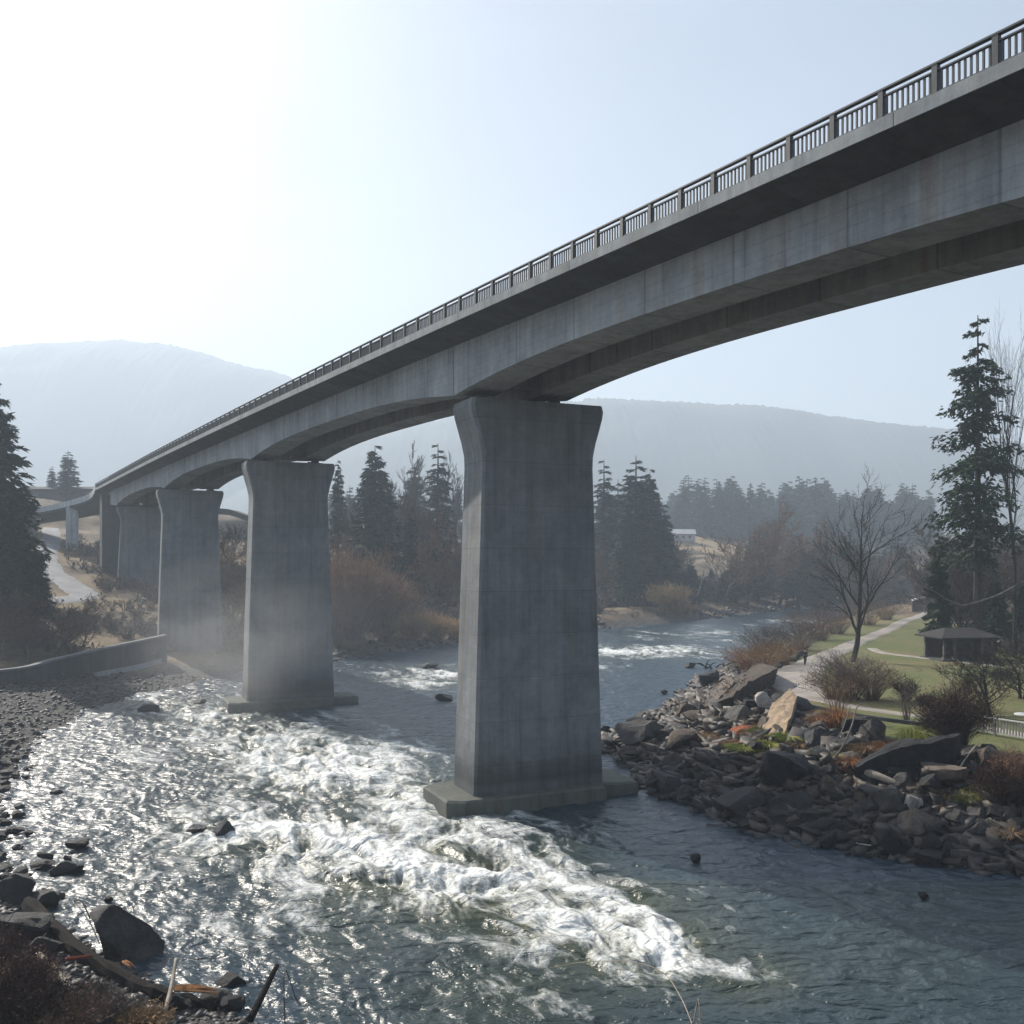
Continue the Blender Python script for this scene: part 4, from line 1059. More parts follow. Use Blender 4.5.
o = scatter_brush('undergrowth', region(1500, 12, 90, 68, 230, lambda x, y, s, n: (s > 3.0) & (s < 9.5) & (x > 0.1 * y), 9), 0.5, 1.7, 1.5, M['twig_red'], 10, n=14, tw=0.02)
tag(o, 'russet brush along the river side of the path', 'undergrowth')
o = scatter_brush('undergrowth', region(900, 40, 110, 105, 190, lambda x, y, s, n: (s > 30) & (x > 46 + (y - 108) * 0.5), 12), 1.0, 3.5, 1.5, M['twig'], 11, n=16, tw=0.03)
tag(o, 'dark brush filling the wood behind the park shelter', 'undergrowth')
o = scatter_brush('undergrowth', region(900, 12, 40, 40, 78, lambda x, y, s, n: (s > 4.0) & (s < 11) & (n > -0.2), 15), 0.3, 0.9, 1.7, M['dry_grass'], 14, n=14, tw=0.014)
tag(o, 'dry grass between the right bank rocks', 'undergrowth')

# ------------------------------------------------------------------ rocks
def rock_mesh(seed, sub=3, cuts=13, flat=1.0):
    bm_ = __import__('bmesh').new(); __import__('bmesh').ops.create_icosphere(bm_, subdivisions=sub, radius=1.0)
    V = np.array([v.co[:] for v in bm_.verts]); Fq = np.array([[v.index for v in f.verts] for f in bm_.faces]); bm_.free()
    rg = np.random.default_rng(seed)
    for i in range(cuts):
        n = rg.normal(size=3); n /= np.linalg.norm(n); d = rg.uniform(0.32, 0.72)
        k = V @ n; m_ = k > d; V[m_] -= np.outer(k[m_] - d, n)
    V += np.stack([perlin(V[:, 1] * 2 + seed, V[:, 2] * 2), perlin(V[:, 0] * 2 + seed, V[:, 2] * 2 + 5), perlin(V[:, 0] * 2, V[:, 1] * 2 + seed)], 1) * 0.08
    V += (rg.random(V.shape) - 0.5) * 0.045
    # normalise to a unit box (x,y in -.5..5, z -0.5..0.5)
    V = (V - (V.max(0) + V.min(0)) / 2) / (V.max(0) - V.min(0))
    return V, Fq
RV = [rock_mesh(200 + i) for i in range(12)]
def shade_flat_obj(o): return o
RM = {}
def rock(px, py, wpx, hpx, mat, label=None, var=0, tilt=0.0, depth=0.8, rz=None, group=None, name='rock', sink=0.3, dz=0.0, cat='rock', p=None, taper=None):
    """py is the foot of the rock in the photo"""
    p = p or hit(px, py); sc_ = p.y / F
    w = wpx * sc_; h = hpx * sc_
    key = (var % 12, mat)
    if key not in RM:
        me = bpy.data.meshes.new(name); V, Fq = RV[key[0]]; me.from_pydata(V.tolist(), [], Fq.tolist()); me.update(); me.materials.append(M[mat]); RM[key] = me
    o = bpy.data.objects.new(name, RM[key]); COL.objects.link(o)
    d = w * depth
    hh = h * (1 + sink) if h > 0 else h
    o.scale = (w, d, hh); o.location = (p.x, p.y + d * 0.35, p.z + hh * 0.5 - h * sink + dz)
    o.rotation_euler = (random.uniform(-.1, .1), tilt, rz if rz is not None else random.uniform(-0.35, 0.35))
    if label: tag(o, label, cat, group)
    return o
HERO = [
 (641, 750, 48, 28, 'rock', 'big rounded grey-brown boulder at the waterline right of the near pier', 0, 0.1),
 (710, 688, 22, 16, 'rock_dark', 'dark blocky boulder standing in the river above the tilted slab', 1, 0),
 (691, 668, 13, 5, 'rock_dark', 'flat dark stone in the river farthest up the right bank', 2, 0),
 (664, 694, 9, 4, 'rock_dark', 'small lone dark stone in calm water upstream of the big boulder', 3, 0),
 (697, 691, 10, 5, 'rock_dark', 'small dark stone just in front of the blocky boulder', 4, 0),
 (768, 712, 26, 19, 'rock_white', 'pale whitish boulder beside the curve of the path', 5, 0.3),
 (796, 712, 46, 16, 'rock_dark', 'long black slab with an arched top under the path edge', 6, 0.15),
 (748, 737, 32, 9, 'rock_rust', 'rusty orange-red rock left of the tan slab', 8, 0),
 (738, 725, 40, 17, 'rock', 'grey flat-topped slab between the tilted slab and the rusty rock', 9, -0.2),
 (684, 752, 38, 20, 'rock_brown', 'grey-brown pointed rock right of the big rounded boulder', 10, -0.25),
 (688, 718, 20, 14, 'rock_brown', 'brown squarish rock on the point of the bank', 11, 0.2),
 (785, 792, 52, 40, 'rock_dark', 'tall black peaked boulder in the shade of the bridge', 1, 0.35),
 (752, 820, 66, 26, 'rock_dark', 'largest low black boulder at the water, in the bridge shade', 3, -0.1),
 (692, 790, 25, 8, 'rock_wet', 'flat bluish wet stone on the shadowed shore', 4, 0),
 (676, 785, 36, 13, 'rock_wet', 'slanted dark slab left of the flat bluish stone', 5, -0.2),
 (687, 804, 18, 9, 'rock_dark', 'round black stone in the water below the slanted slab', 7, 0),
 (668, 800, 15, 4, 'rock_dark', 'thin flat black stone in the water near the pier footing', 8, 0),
 (641, 722, 18, 10, 'rock', 'medium grey stone behind the big rounded boulder', 9, 0),
 (619, 734, 15, 9, 'rock_dark', 'dark stone between the near pier and the big rounded boulder', 10, 0),
 (606, 734, 12, 8, 'rock_dark', 'dark stone touching the near pier on the right', 11, 0),
 (877, 748, 34, 22, 'rock', 'tilted long grey slab above the dark ledge', 0, -0.7),
 (823, 748, 42, 18, 'rock_dark', 'dark rock with a flat grey top below the orange grass', 2, -0.15),
 (826, 762, 34, 14, 'rock', 'grey stone below the dark flat-topped rock', 6, 0.1),
 (884, 800, 46, 11, 'rock', 'flat grey table-like rock at the foot of the dark ledge', 4, 0),
 (914, 815, 19, 19, 'rock_white', 'white triangular stone standing on the rubble', 1, 0.5),
 (920, 796, 24, 9, 'rock_brown', 'brown rounded rock right of the flat table-like rock', 7, 0),
 (944, 786, 28, 14, 'rock_tan', 'tan-orange leaning rock at the right end of the dark ledge', 10, -0.6),
 (898, 857, 42, 26, 'rock_dark', 'large dark boulder at the water edge of the rubble', 5, 0.1),
 (937, 858, 30, 22, 'rock_dark', 'dark angular boulder right of the large waterline boulder', 6, 0.2),
 (956, 858, 22, 11, 'rock_wet', 'blue-grey wet slanted stone at the waterline', 9, -0.35),
 (962, 826, 28, 14, 'rock', 'pale grey rounded rock in the rubble', 8, 0),
 (985, 838, 30, 12, 'rock', 'flat grey rock low in the rubble near the right edge', 2, 0.1),
 (828, 848, 18, 11, 'rock_dark', 'dark stone by the thin white cable', 3, 0),
 (696, 863, 11, 8, 'rock_dark', 'small square black stone alone in the water right of the near pier', 0, 0),
 (925, 900, 13, 6, 'rock_dark', 'small black stone breaking the water at lower right', 7, 0),
 (445, 701, 20, 7, 'rock_dark', 'low dark rock in the river left of the near pier', 5, 0),
 (430, 668, 18, 5, 'rock_dark', 'low stone in the far rapids left of the near pier', 8, 0),
 (220, 836, 26, 14, 'rock_wet', 'rounded wet boulder in the middle of the left rapids', 9, 0),
 (194, 835, 20, 8, 'rock_wet', 'half-drowned stone left of the rounded wet boulder', 10, 0),
 (148, 712, 26, 7, 'rock_dark', 'flat stone awash near the left beach', 11, 0),
 (198, 704, 14, 4, 'rock_dark', 'small flat stone near the second pier footing', 0, 0),
 (75, 852, 21, 10, 'rock_dark', 'dark oval stone in the shallows, right of a pair', 1, 0),
 (61, 876, 31, 11, 'rock_dark', 'largest flat dark stone in the left shallows', 2, 0),
 (38, 870, 26, 7, 'rock_dark', 'low flat stone beside the largest one in the left shallows', 3, 0),
 (43, 861, 15, 8, 'rock_dark', 'small humped stone behind the low flat one in the left shallows', 4, 0),
 (67, 862, 9, 5, 'rock_dark', 'little stone between the oval stone and the largest flat one', 5, 0),
 (60, 899, 8, 6, 'rock_brown', 'small round reddish stone in the shallows above the black log', 6, 0),
 (55, 795, 13, 4, 'rock_dark', 'flat stone in calm water off the left shore', 7, 0),
 (27, 836, 9, 5, 'rock_dark', 'small black stone close to the left shore', 8, 0),
 (228, 989, 32, 9, 'rock_dark', 'flat black stone in the water below the big left boulder', 9, 0),
 (107, 905, 9, 6, 'rock_dark', 'small stone touching the upper left of the big left boulder', 10, 0),
 (15, 905, 46, 28, 'rock_dark', 'dark boulder at the left edge above the black log', 11, 0.2),
 (38, 912, 34, 16, 'rock_dark', 'dark low rock right of the left edge boulder', 0, 0),
 (14, 948, 52, 26, 'rock_dark', 'grey broken slab behind the brush at the left edge', 1, 0.2),
 (35, 962, 40, 20, 'rock_dark', 'dark rock under the black log', 2, 0),
 (212, 1008, 34, 12, 'rock', 'grey stone beside the split orange driftwood', 3, 0),
 (180, 1012, 26, 16, 'rock_dark', 'round dark stone under the broken log end', 5, 0),
 (230, 1012, 26, 12, 'rock_dark', 'dark stone right of the split orange driftwood', 6, 0),
]
for r in HERO: rock(*r[:5], r[5], var=r[6], tilt=r[7])
M['boulder'] = rock_mat('boulder_stone', (0.085, 0.082, 0.08), (0.035, 0.034, 0.035), 0.6, 1.2)
# the big foreground boulder, own finer mesh with clear facets
V, Fq = rock_mesh(941, 4, 12)
V[:, 2] = np.where(V[:, 2] > 0, V[:, 2] * (1 - 0.25 * np.abs(V[:, 0])), V[:, 2])
p = hit(124, 958); sc_ = p.y / F
o = mesh_obj('boulder', V * np.array([70 * sc_, 56 * sc_, 76 * sc_]), Fq, M['boulder'], loc=(p.x, p.y + 0.3, 16 * sc_)); tag(o, 'large faceted black boulder in the water at lower left', 'boulder')
o.rotation_euler = (0.1, 0.05, 0.5)
# tilted bedrock slabs (layered)
def slab(name, pts, thick, mat, label, cat='rock', rough=0.12):
    """pts: top outline as world points (a tilted polygon), extruded downward"""
    bmesh_ = __import__('bmesh'); bm_ = bmesh_.new()
    c = sum((Vector(q) for q in pts), Vector()) / len(pts)
    top = [bm_.verts.new(Vector(q) - c) for q in pts]; bot = [bm_.verts.new((Vector(q) - c) * 0.9 - Vector((0, 0, thick))) for q in pts]
    n = len(pts); bm_.faces.new(top); bm_.faces.new(bot[::-1])
    for i in range(n): bm_.faces.new((top[i], bot[i], bot[(i + 1) % n], top[(i + 1) % n]))
    bmesh_.ops.triangulate(bm_, faces=bm_.faces[:])
    bmesh_.ops.subdivide_edges(bm_, edges=bm_.edges[:], cuts=5, use_grid_fill=True)
    bmesh_.ops.recalc_face_normals(bm_, faces=bm_.faces[:])
    V = np.array([v.co[:] for v in bm_.verts])
    V[:, 2] += perlin(V[:, 0] * 1.1 + thick, V[:, 1] * 1.1) * rough * 2 + perlin(V[:, 0] * 3.1, V[:, 1] * 3.1) * rough
    V[:, 0] += perlin(V[:, 2] * 2.3, V[:, 1] * 1.9) * rough; V[:, 1] += perlin(V[:, 2] * 2.1 + 5, V[:, 0] * 1.9) * rough
    for v_, q in zip(bm_.verts, V): v_.co = q
    me = bpy.data.meshes.new(name); bm_.to_mesh(me); bm_.free(); me.materials.append(mat)
    o = bpy.data.objects.new(name, me); COL.objects.link(o); o.location = c; return tag(o, label, cat)
def up(px, py, dz=0.0, Y=None):
    q = hit(px, py); return Vector((q.x, q.y, q.z + dz))
slab('bedrock_slab', [up(702, 712, .1), up(722, 690, .3), up(758, 674, 1.1), up(778, 685, 1.5), up(752, 700, 1.5), up(733, 712, 1.2)], 1.3, M['rock_brown'], 'long tilted layered bedrock slab between the river and the path', 'rock')
slab('bedrock_slab', [up(690, 708, .1), up(704, 692, .1), up(726, 680, .4), up(735, 690, .8), up(712, 716, .7)], 0.8, M['rock_brown'], 'lower brown bedrock shelf left of the long tilted slab', 'rock')
slab('bedrock_slab', [up(760, 738, .2), up(772, 722, 1.3), up(790, 716, 1.9), up(797, 720, 1.6), up(790, 732, .8), up(782, 744, .2)], 0.9, M['rock_tan'], 'smooth tan slab propped steeply above the green grass', 'rock', 0.10)
slab('rock_ledge', [up(854, 785, .9), up(880, 783, 1.4), up(905, 780, 1.7), up(955, 772, 1.7), up(964, 766, 1.7), up(905, 771, 1.7), up(858, 778, .9)], 2.2, M['rock_dark'], 'long dark overhanging ledge below the grass clump', 'rock')  # near-black face paints in the shaded void under the overhang
slab('rock_ledge', [up(960, 762, .2), up(1000, 758, .2), up(1045, 760, .2), up(1045, 778, .3), up(975, 782, .3)], 1.6, M['rock_dark'], 'dark rock bank right below the white railing', 'rock')  # dark rock colour also paints in the shadow below the railing

# filler rocks: individuals of two groups
GR = 'riprap rocks of the right bank'; GL = 'stones along the left shore'
rg = np.random.default_rng(77); cnt = 0; tries = 0
while cnt < 165 and tries < 5000:
    tries += 1
    px, py = rg.uniform(615, 1030), rg.uniform(690, 875)
    q = hit(px, py)
    s = float(sdf(np.array([q.x]), np.array([q.y]))[0])
    if q.x < 6 or s < -1.2 or s > 12 or (py < 700 and px > 740): continue
    if path_dist(np.array([q.x]), np.array([q.y]))[0] < 2.8: continue
    w = rg.uniform(0.6, 1.5) * (1.7 if rg.random() < .3 else 1)
    shade = q.y < 52 + (q.x - 10) * 0.2
    mt = 'rock_dark' if (s < 1.5 or rg.random() < 0.45) else ('rock' if rg.random() < 0.6 else 'rock_brown')
    rock(0, 0, w * F / q.y, w * F / q.y * rg.uniform(.28, .6), mt, 'angular riprap rock among many on the right bank', var=int(rg.integers(12)), tilt=rg.uniform(-.4, .4), depth=rg.uniform(.6, 1.2), rz=rg.uniform(0, 3), group=GR, p=q)
    cnt += 1
cnt = 0; tries = 0
while cnt < 75 and tries < 4000:
    tries += 1
    px, py = rg.uniform(-8, 52), rg.uniform(722, 905)
    q = hit(px, py); s = float(sdf(np.array([q.x]), np.array([q.y]))[0])
    if s < -1.6 or s > 5 or (s < 0 and rg.random() < 0.6): continue
    w = rg.uniform(0.3, 0.9)
    rock(0, 0, w * F / q.y, w * F / q.y * rg.uniform(.25, .5), 'rock_dark', 'dark wet stone among many along the left shore', var=int(rg.integers(12)), depth=rg.uniform(.6, 1.2), rz=rg.uniform(0, 3), group=GL, p=q)
    cnt += 1
# small stones: rubble and pebbles, past counting
def pebbles(name, P, smin, smax, mat, seed, label, cat='gravel', flat=0.5, shard=False):
    bm_ = __import__('bmesh').new(); __import__('bmesh').ops.create_icosphere(bm_, subdivisions=1, radius=1.0)
    V0 = np.array([v.co[:] for v in bm_.verts]); F0 = np.array([[v.index for v in f.verts] for f in bm_.faces]); bm_.free()
    rg = np.random.default_rng(seed); n = len(P); Z = height(P[:, 0], P[:, 1])
    if shard:
        V0 = np.array([(i, j, k) for k in (-1, 1) for j in (-1, 1) for i in (-1, 1)], float) * 0.8
        F0 = np.array([(0, 2, 3), (0, 3, 1), (4, 5, 7), (4, 7, 6), (0, 1, 5), (0, 5, 4), (2, 6, 7), (2, 7, 3), (0, 4, 6), (0, 6, 2), (1, 3, 7), (1, 7, 5)])
        V = V0[None] + (rg.random((n, 8, 3)) - 0.5) * 1.1
    else:
        V = V0[None] * (1 + (rg.random((n, len(V0), 1)) - 0.5) * 0.55)
    s = (smin + (smax - smin) * rg.random(n) ** 2.2)
    sc3 = np.stack([s * rg.uniform(.7, 1.9 if shard else 1.2, n), s * rg.uniform(.7, 1.2, n), s * flat * rg.uniform(.6, 1.3, n)], 1)
    V = V * sc3[:, None, :]; a = rg.random(n) * 6.28; c, sn = np.cos(a)[:, None], np.sin(a)[:, None]; ti = rg.normal(size=n)[:, None] * 0.3
    X = V[..., 0] * c - V[..., 1] * sn; Y = V[..., 0] * sn + V[..., 1] * c; Zz = V[..., 2] + V[..., 0] * ti
    V = np.stack([X + P[:, 0:1], Y + P[:, 1:2], Zz + Z[:, None] + (s * 0.15)[:, None]], -1).reshape(-1, 3)
    Fq = (F0[None] + (np.arange(n) * len(V0))[:, None, None]).reshape(-1, 3)
    o = mesh_obj(name, V, Fq, mat); tag(o, label, cat, kind='stuff'); return o
def vein_mat(name, a, bb):
    m, nt, b = new_mat(name); g_ = nt.nodes.new('ShaderNodeNewGeometry')
    col = ramp(nt, g_.outputs['Random Per Island'], [(0.0, a), (0.6, tuple((p + q) / 2 for p, q in zip(a, bb))), (1.0, bb)])
    nf = noise(nt, coords(nt), 5, 4); col = mixc(nt, 1.0, col, ramp(nt, nf, [(0.3, 0.7), (0.7, 1.2)]), 'MULTIPLY')
    nt.links.new(col, b.inputs['Base Color']); setp(b, Roughness=0.6); return m
M['peb_dark'] = vein_mat('wet_pebbles', (0.02, 0.02, 0.022), (0.10, 0.096, 0.092))
M['peb_light'] = vein_mat('dry_pebbles', (0.018, 0.017, 0.016), (0.12, 0.10, 0.085))
P = region(26000, -62, -14, 28, 112, lambda x, y, s, n: (s > -0.8) & (s < 14) & (s < 3 + 11 * (y > 55)), 21)
pebbles('pebble_beach', P, 0.05, 0.26, M['peb_dark'], 1, 'grey pebbles of the left beach')
P = region(21000, 4, 45, 36, 112, lambda x, y, s, n: (s > -0.5) & (s < 11) & (x > 0.07 * y), 22)
pebbles('rubble', P, 0.08, 0.55, M['peb_light'], 2, 'broken rubble covering the right bank', 'rubble', 0.5, True)
P = region(9000, 4, 45, 30, 75, lambda x, y, s, n: (s > -1.2) & (s < 3) & (x > 0.07 * y), 23)
pebbles('shore_stones', P, 0.10, 0.42, M['peb_dark'], 3, 'dark wet stones at the right waterline', 'rubble', 0.55, True)
P = region(16000, -32, 110, 125, 300, lambda x, y, s, n: (s > -1.0) & (s < 6) & ~((x > 20) & (y < 225)), 24)
pebbles('far_shore_stones', P, 0.2, 0.9, M['peb_dark'], 4, 'grey stone edging of the far bank', 'rubble', 0.5)
P = region(9000, -22, -2, 24, 42, lambda x, y, s, n: (s > -0.3) & (s < 7), 25)
pebbles('near_rubble', P, 0.04, 0.22, M['peb_dark'], 5, 'small stones on the near left bank', 'rubble', 0.5)

# ------------------------------------------------------------------ driftwood, branches
def log(name, pts, radii, mat, label, cat='driftwood', n=8, jit=0.0, parent=None):
    mb = MB(); P = crm([Vector(p) for p in pts], 5)
    R = [float(np.interp(i / (len(P) - 1), np.linspace(0, 1, len(radii)), radii)) * (1 + jit * 2 * math.sin(i * 2.3)) for i in range(len(P))]
    c = P[0].copy(); mb.tube([p - c for p in P], R, n)
    if jit:
        mb.v = [tuple(q + (random.random() - .5) * jit * 1.2 for q in p) for p in mb.v]
    o = mb.build(name, mat, parent, not jit, loc=c)
    if label: tag(o, label, cat)
    return o
log('driftwood_log', [up(28, 912, .3), up(68, 950, .25), up(122, 984, .2), up(165, 1002, .2), up(215, 1012, .1)], [.28, .30, .24, .2, .13], M['wood_dark'], 'long black waterlogged tree trunk slanting across the lower left bank', 'log', jit=.08)
def splinters(name, p, d, L, r, mat, label, seed):
    rd = random.Random(seed); mb = MB(); d = Vector(d).normalized()
    for i in range(7):
        o_ = Vector((rd.uniform(-r, r), rd.uniform(-r, r), rd.uniform(0, r))); dd = (d + Vector((rd.gauss(0, .08), rd.gauss(0, .08), rd.gauss(0, .05)))).normalized(); l = L * rd.uniform(.55, 1)
        mb.tube([o_, o_ + dd * l * .5 + Vector((0, 0, rd.uniform(0, .04))), o_ + dd * l], [r * .55, r * .45, r * .08], 4)
    return tag(mb.build(name, mat, None, loc=p), label, 'driftwood')
splinters('split_wood', up(176, 1003, .35), (1, -.15, .03), 1.7, .13, M['wood_orange'], 'freshly split orange wood at the broken end of the black trunk', 3)
splinters('split_wood', up(124, 976, .42), (.6, -.5, -.05), .6, .06, M['wood_orange'], 'small orange splinter on top of the black trunk', 4)
log('bleached_log', [up(38, 972, .5), up(52, 984, .42), up(70, 1000, .25)], [.14, .13, .08], M['wood_pale'], 'short bleached white log lying in the brush at lower left', 'log')
log('split_wood', [up(66, 973, .4), up(92, 972, .45)], [.07, .05], simple('red_wood', (.32, .06, .03), (.2, .05, .03), 3), 'thin red-brown plank in the brush above the bleached log', 'driftwood', n=5)
log('leaning_stick', [up(165, 1024, .3), up(172, 1008, .7), up(176, 995, 1.1)], [.07, .06, .05], M['wood_pale'], 'pale grey stick leaning on the broken end of the black trunk', 'stick', n=6)
log('dark_branch', [up(250, 1030, .3), up(264, 1016, .7), up(277, 1003, 1.1)], [.13, .11, .08], M['wood_dark'], 'dark branch stub poking out of the water at the bottom', 'branch', n=6)
log('thin_stem', [up(74, 902, .0) , up(82, 915, .5), up(90, 935, .6)], [.02, .025, .03], M['wood_dark'], 'thin bent black stem rising in front of the water by the boulder', 'stem', n=4)
log('curved_branch', [up(826, 773, .3), up(842, 763, .8), up(852, 748, 1.3), up(856, 735, 1.6), up(862, 728, 1.6)], [.06, .06, .05, .04, .03], M['bark_grey'], 'curved bare driftwood branch propped against the rocks', 'branch', n=6)
log('curved_branch', [up(835, 750, .4), up(843, 742, .8), up(850, 730, 1.5)], [.045, .04, .03], M['bark_grey'], 'short forked branch left of the curved driftwood', 'branch', n=6)
log('pale_stick', [up(957, 778, .3), up(966, 770, .6), up(976, 764, .9)], [.05, .045, .04], M['wood_pale'], 'straight pale stick lying below the dark thorn bush', 'stick', n=5)
log('tan_log', [up(858, 778, .3), up(872, 785, .5), up(898, 793, .3)], [.16, .22, .14], M['wood_pale'], 'grey-tan driftwood log at the foot of the dark ledge', 'log', n=7)
log('white_cable', [up(822, 826, .5), up(824, 834, .35), up(838, 842, .2), up(860, 848, .12), up(882, 852, .1)], [.035] * 3, M['white_paint'], 'thin white cable trailing from the shore into the water', 'cable', n=5)
snag = empty('driftwood_snag', hit(712, 668)); tag(snag, 'tangled bare driftwood snag standing in the shallows upstream', 'driftwood')
rd = random.Random(4)
for i in range(9):
    mb = MB(); a = rd.uniform(-1.2, 1.2); L = rd.uniform(1.2, 3.4); b0 = Vector((rd.uniform(-1.4, 1.8), rd.uniform(-.6, .6), 0))
    mb.tube([b0, b0 + Vector((math.sin(a) * L * .5, rd.uniform(-.3, .3), math.cos(a) * L * .28 + .2)), b0 + Vector((math.sin(a) * L, rd.uniform(-.5, .5), math.cos(a) * L * .55))], [.10, .07, .03], 5)
    mb.build('branch', M['wood_dark'], snag)
# bending stalk in front of the river at the bottom
log('dead_stalk', [Vector((2.2, 10.6, hz(2.2, 10.6) - .2)), at(702, 1060, 10.8), at(692, 1024, 11), at(679, 994, 11.5), at(662, 972, 12), at(630, 962, 12.4), at(585, 962, 12.8), at(550, 968, 13)], [.010, .008, .007, .005, .003], M['wood_pale'], 'long pale dead stalk arching over the water at bottom centre', 'stalk', n=5)
log('dead_stalk', [Vector((-1.9, 10.6, hz(-1.9, 10.6) - .2)), at(285, 1024, 11), at(300, 1005, 11.5), at(322, 996, 12), at(334, 992, 12.2)], [.010, .008, .005, .004], M['twig'], 'fine bare twig over the water at bottom left of centre', 'stalk', n=4)
# brush on the near left bank
for i, (px, py, w, h, mt, lab) in enumerate([
    (8, 1020, 3.0, 1.9, 'twig_dark', 'dense dark red bramble in the lower left corner'),
    (42, 1024, 2.6, 1.3, 'twig_dark', 'dark red bramble right of the corner bramble'),
    (-8, 990, 2.6, 1.9, 'twig_dark', 'dark bramble on the left edge below the grey slab'),
    (75, 1030, 2.2, 1.0, 'twig_red', 'brown bramble under the bleached log'),
    (112, 1024, 2.0, .8, 'twig', 'grey twig tangle below the black trunk'),
    (145, 1026, 1.8, 0.6, 'dry_grass', 'small straw tangle near the leaning stick'),
    (30, 990, 1.8, 1.1, 'twig_red', 'russet bramble behind the bleached log'),
    (95, 1003, 1.5, 0.7, 'twig', 'grey twiggy plant between the black trunk and straw tangle')]):
    bush('bramble', px, py, w, h, M[mt], lab, 300 + i, n=230, tw=0.017, leaf=700 if 'dark' in mt else 250, cat='bramble', up=0.75)

# ------------------------------------------------------------------ park objects
# shelter
hp = Vector((48.6, 103.5, 0)); hp.z = hz(hp.x, hp.y)
sh = empty('park_shelter', hp, 0.12); tag(sh, 'low dark open-sided park shelter with a shallow roof under the trees', 'shelter')
mb = MB(); mb.box((0, 0, 0.02), (6.4, 4.4, 0.24)); mb.build('floor', M['old_conc'], sh)
for x, y in ((-2.7, -1.8), (-1.5, -1.8), (1.6, -1.8), (2.7, -1.8), (-2.7, 1.8), (2.7, 1.8)):
    mb = MB(); mb.box((x, y, 1.25), (0.24, 0.24, 2.3)); mb.box((x, y, 0.25), (0.42, 0.42, 0.35)); mb.build('post', M['bark_grey'], sh)
mb = MB(); mb.box((0, 1.85, 1.2), (5.2, 0.12, 2.1)); mb.build('wall', M['timber'], sh); mb = MB(); mb.box((2.15, -1.86, 1.2), (0.9, 0.08, 1.9)); mb.build('wall', M['timber'], sh)
mb = MB(); e = 2.42
mb.loft([[Vector((-3.5, -2.7, e)), Vector((3.5, -2.7, e)), Vector((3.5, 2.7, e)), Vector((-3.5, 2.7, e))], [Vector((-3.5, -2.7, e + .14)), Vector((3.5, -2.7, e + .14)), Vector((3.5, 2.7, e + .14)), Vector((-3.5, 2.7, e + .14))],
         [Vector((-1.6, -0.2, e + 1.0)), Vector((1.6, -0.2, e + 1.0)), Vector((1.6, 0.2, e + 1.0)), Vector((-1.6, 0.2, e + 1.0))]])
mb.build('roof', M['roof_dark'], sh)
# white railing
p0 = Vector((28.6, 60.8, 0)); fd = Vector((0.52, -0.85, 0)).normalized()
fr = empty('white_railing', (p0.x, p0.y, 3.3)); tag(fr, 'white-topped baluster railing along the bank at the right edge', 'railing')
fside = Vector((-fd.y, fd.x, 0)); Z = Vector((0, 0, 1))
L = 12.0
def fpt(s): 
    q = p0 + fd * s; return Vector((q.x, q.y, hz(q.x, q.y)))
base0 = Vector((p0.x, p0.y, 3.3))
zf = lambda s: 3.15
mb = MB(); mb.loft([[Vector((*(p0 + fd * s).xy, zf(s) + dz)) + fside * o_ - base0 for o_, dz in ((-.07, 1.02), (.07, 1.02), (.07, 1.09), (-.07, 1.09))] for s in np.linspace(0, L, 20)])
mb.loft([[Vector((*(p0 + fd * s).xy, zf(s) + dz)) + fside * o_ - base0 for o_, dz in ((-.04, .12), (.04, .12), (.04, .2), (-.04, .2))] for s in np.linspace(0, L, 20)])
mb.build('rail', M['white_paint'], fr)
M['grey_paint'] = simple('weathered_grey_paint', (0.36, 0.34, 0.33), (0.24, 0.23, 0.22), 3, 0.7)
mb = MB()
for s in np.arange(0.15, L, 0.19):
    q = p0 + fd * s; mb.box(Vector((q.x, q.y, 3.15 + .6)) - base0, (.07, .05, .84), (fd, fside, Z))
mb.build('balusters', M['grey_paint'], fr)
for s in np.arange(0, L + .1, 2.4):
    q = p0 + fd * s; mb = MB(); mb.box(Vector((q.x, q.y, 3.15 + .3)) - base0, (.13, .13, 1.5), (fd, fside, Z)); mb.build('post', M['grey_paint'], fr)
# low white table by the right edge
tp = Vector((33.6, 62.0, 3.2)); tb = empty('park_table', (tp.x, tp.y, hz(tp.x, tp.y))); tag(tb, 'small white-topped table behind the railing at the right edge', 'table')
mb = MB(); mb.tube([(0, 0, .74), (0, 0, .80)], .75, 20); mb.build('table_top', M['white_paint'], tb, False)
mb = MB(); mb.tube([(0, 0, -.1), (0, 0, .74)], .12, 10); mb.tube([(0, 0, -.05), (0, 0, .06)], .4, 14); mb.build('pedestal', M['grey_paint'], tb)
# stone kerb wall at the path edge running to the railing
mb = MB(); rr_ = []
kp = [up(x, y) for x, y in [(800, 706), (825, 711), (850, 716), (880, 721), (915, 725), (945, 729), (962, 731)]]
kc = kp[0].copy()
for q in crm(kp, 4):
    rr_.append([q - kc + Vector((0, dy, dz)) for dy, dz in ((-.16, -.5), (.16, -.5), (.16, .24), (-.16, .24))])
mb.loft(rr_); tag(mb.build('kerb_wall', M['old_conc'], None, loc=kc), 'low stone kerb between the lower path and the rocks', 'kerb')
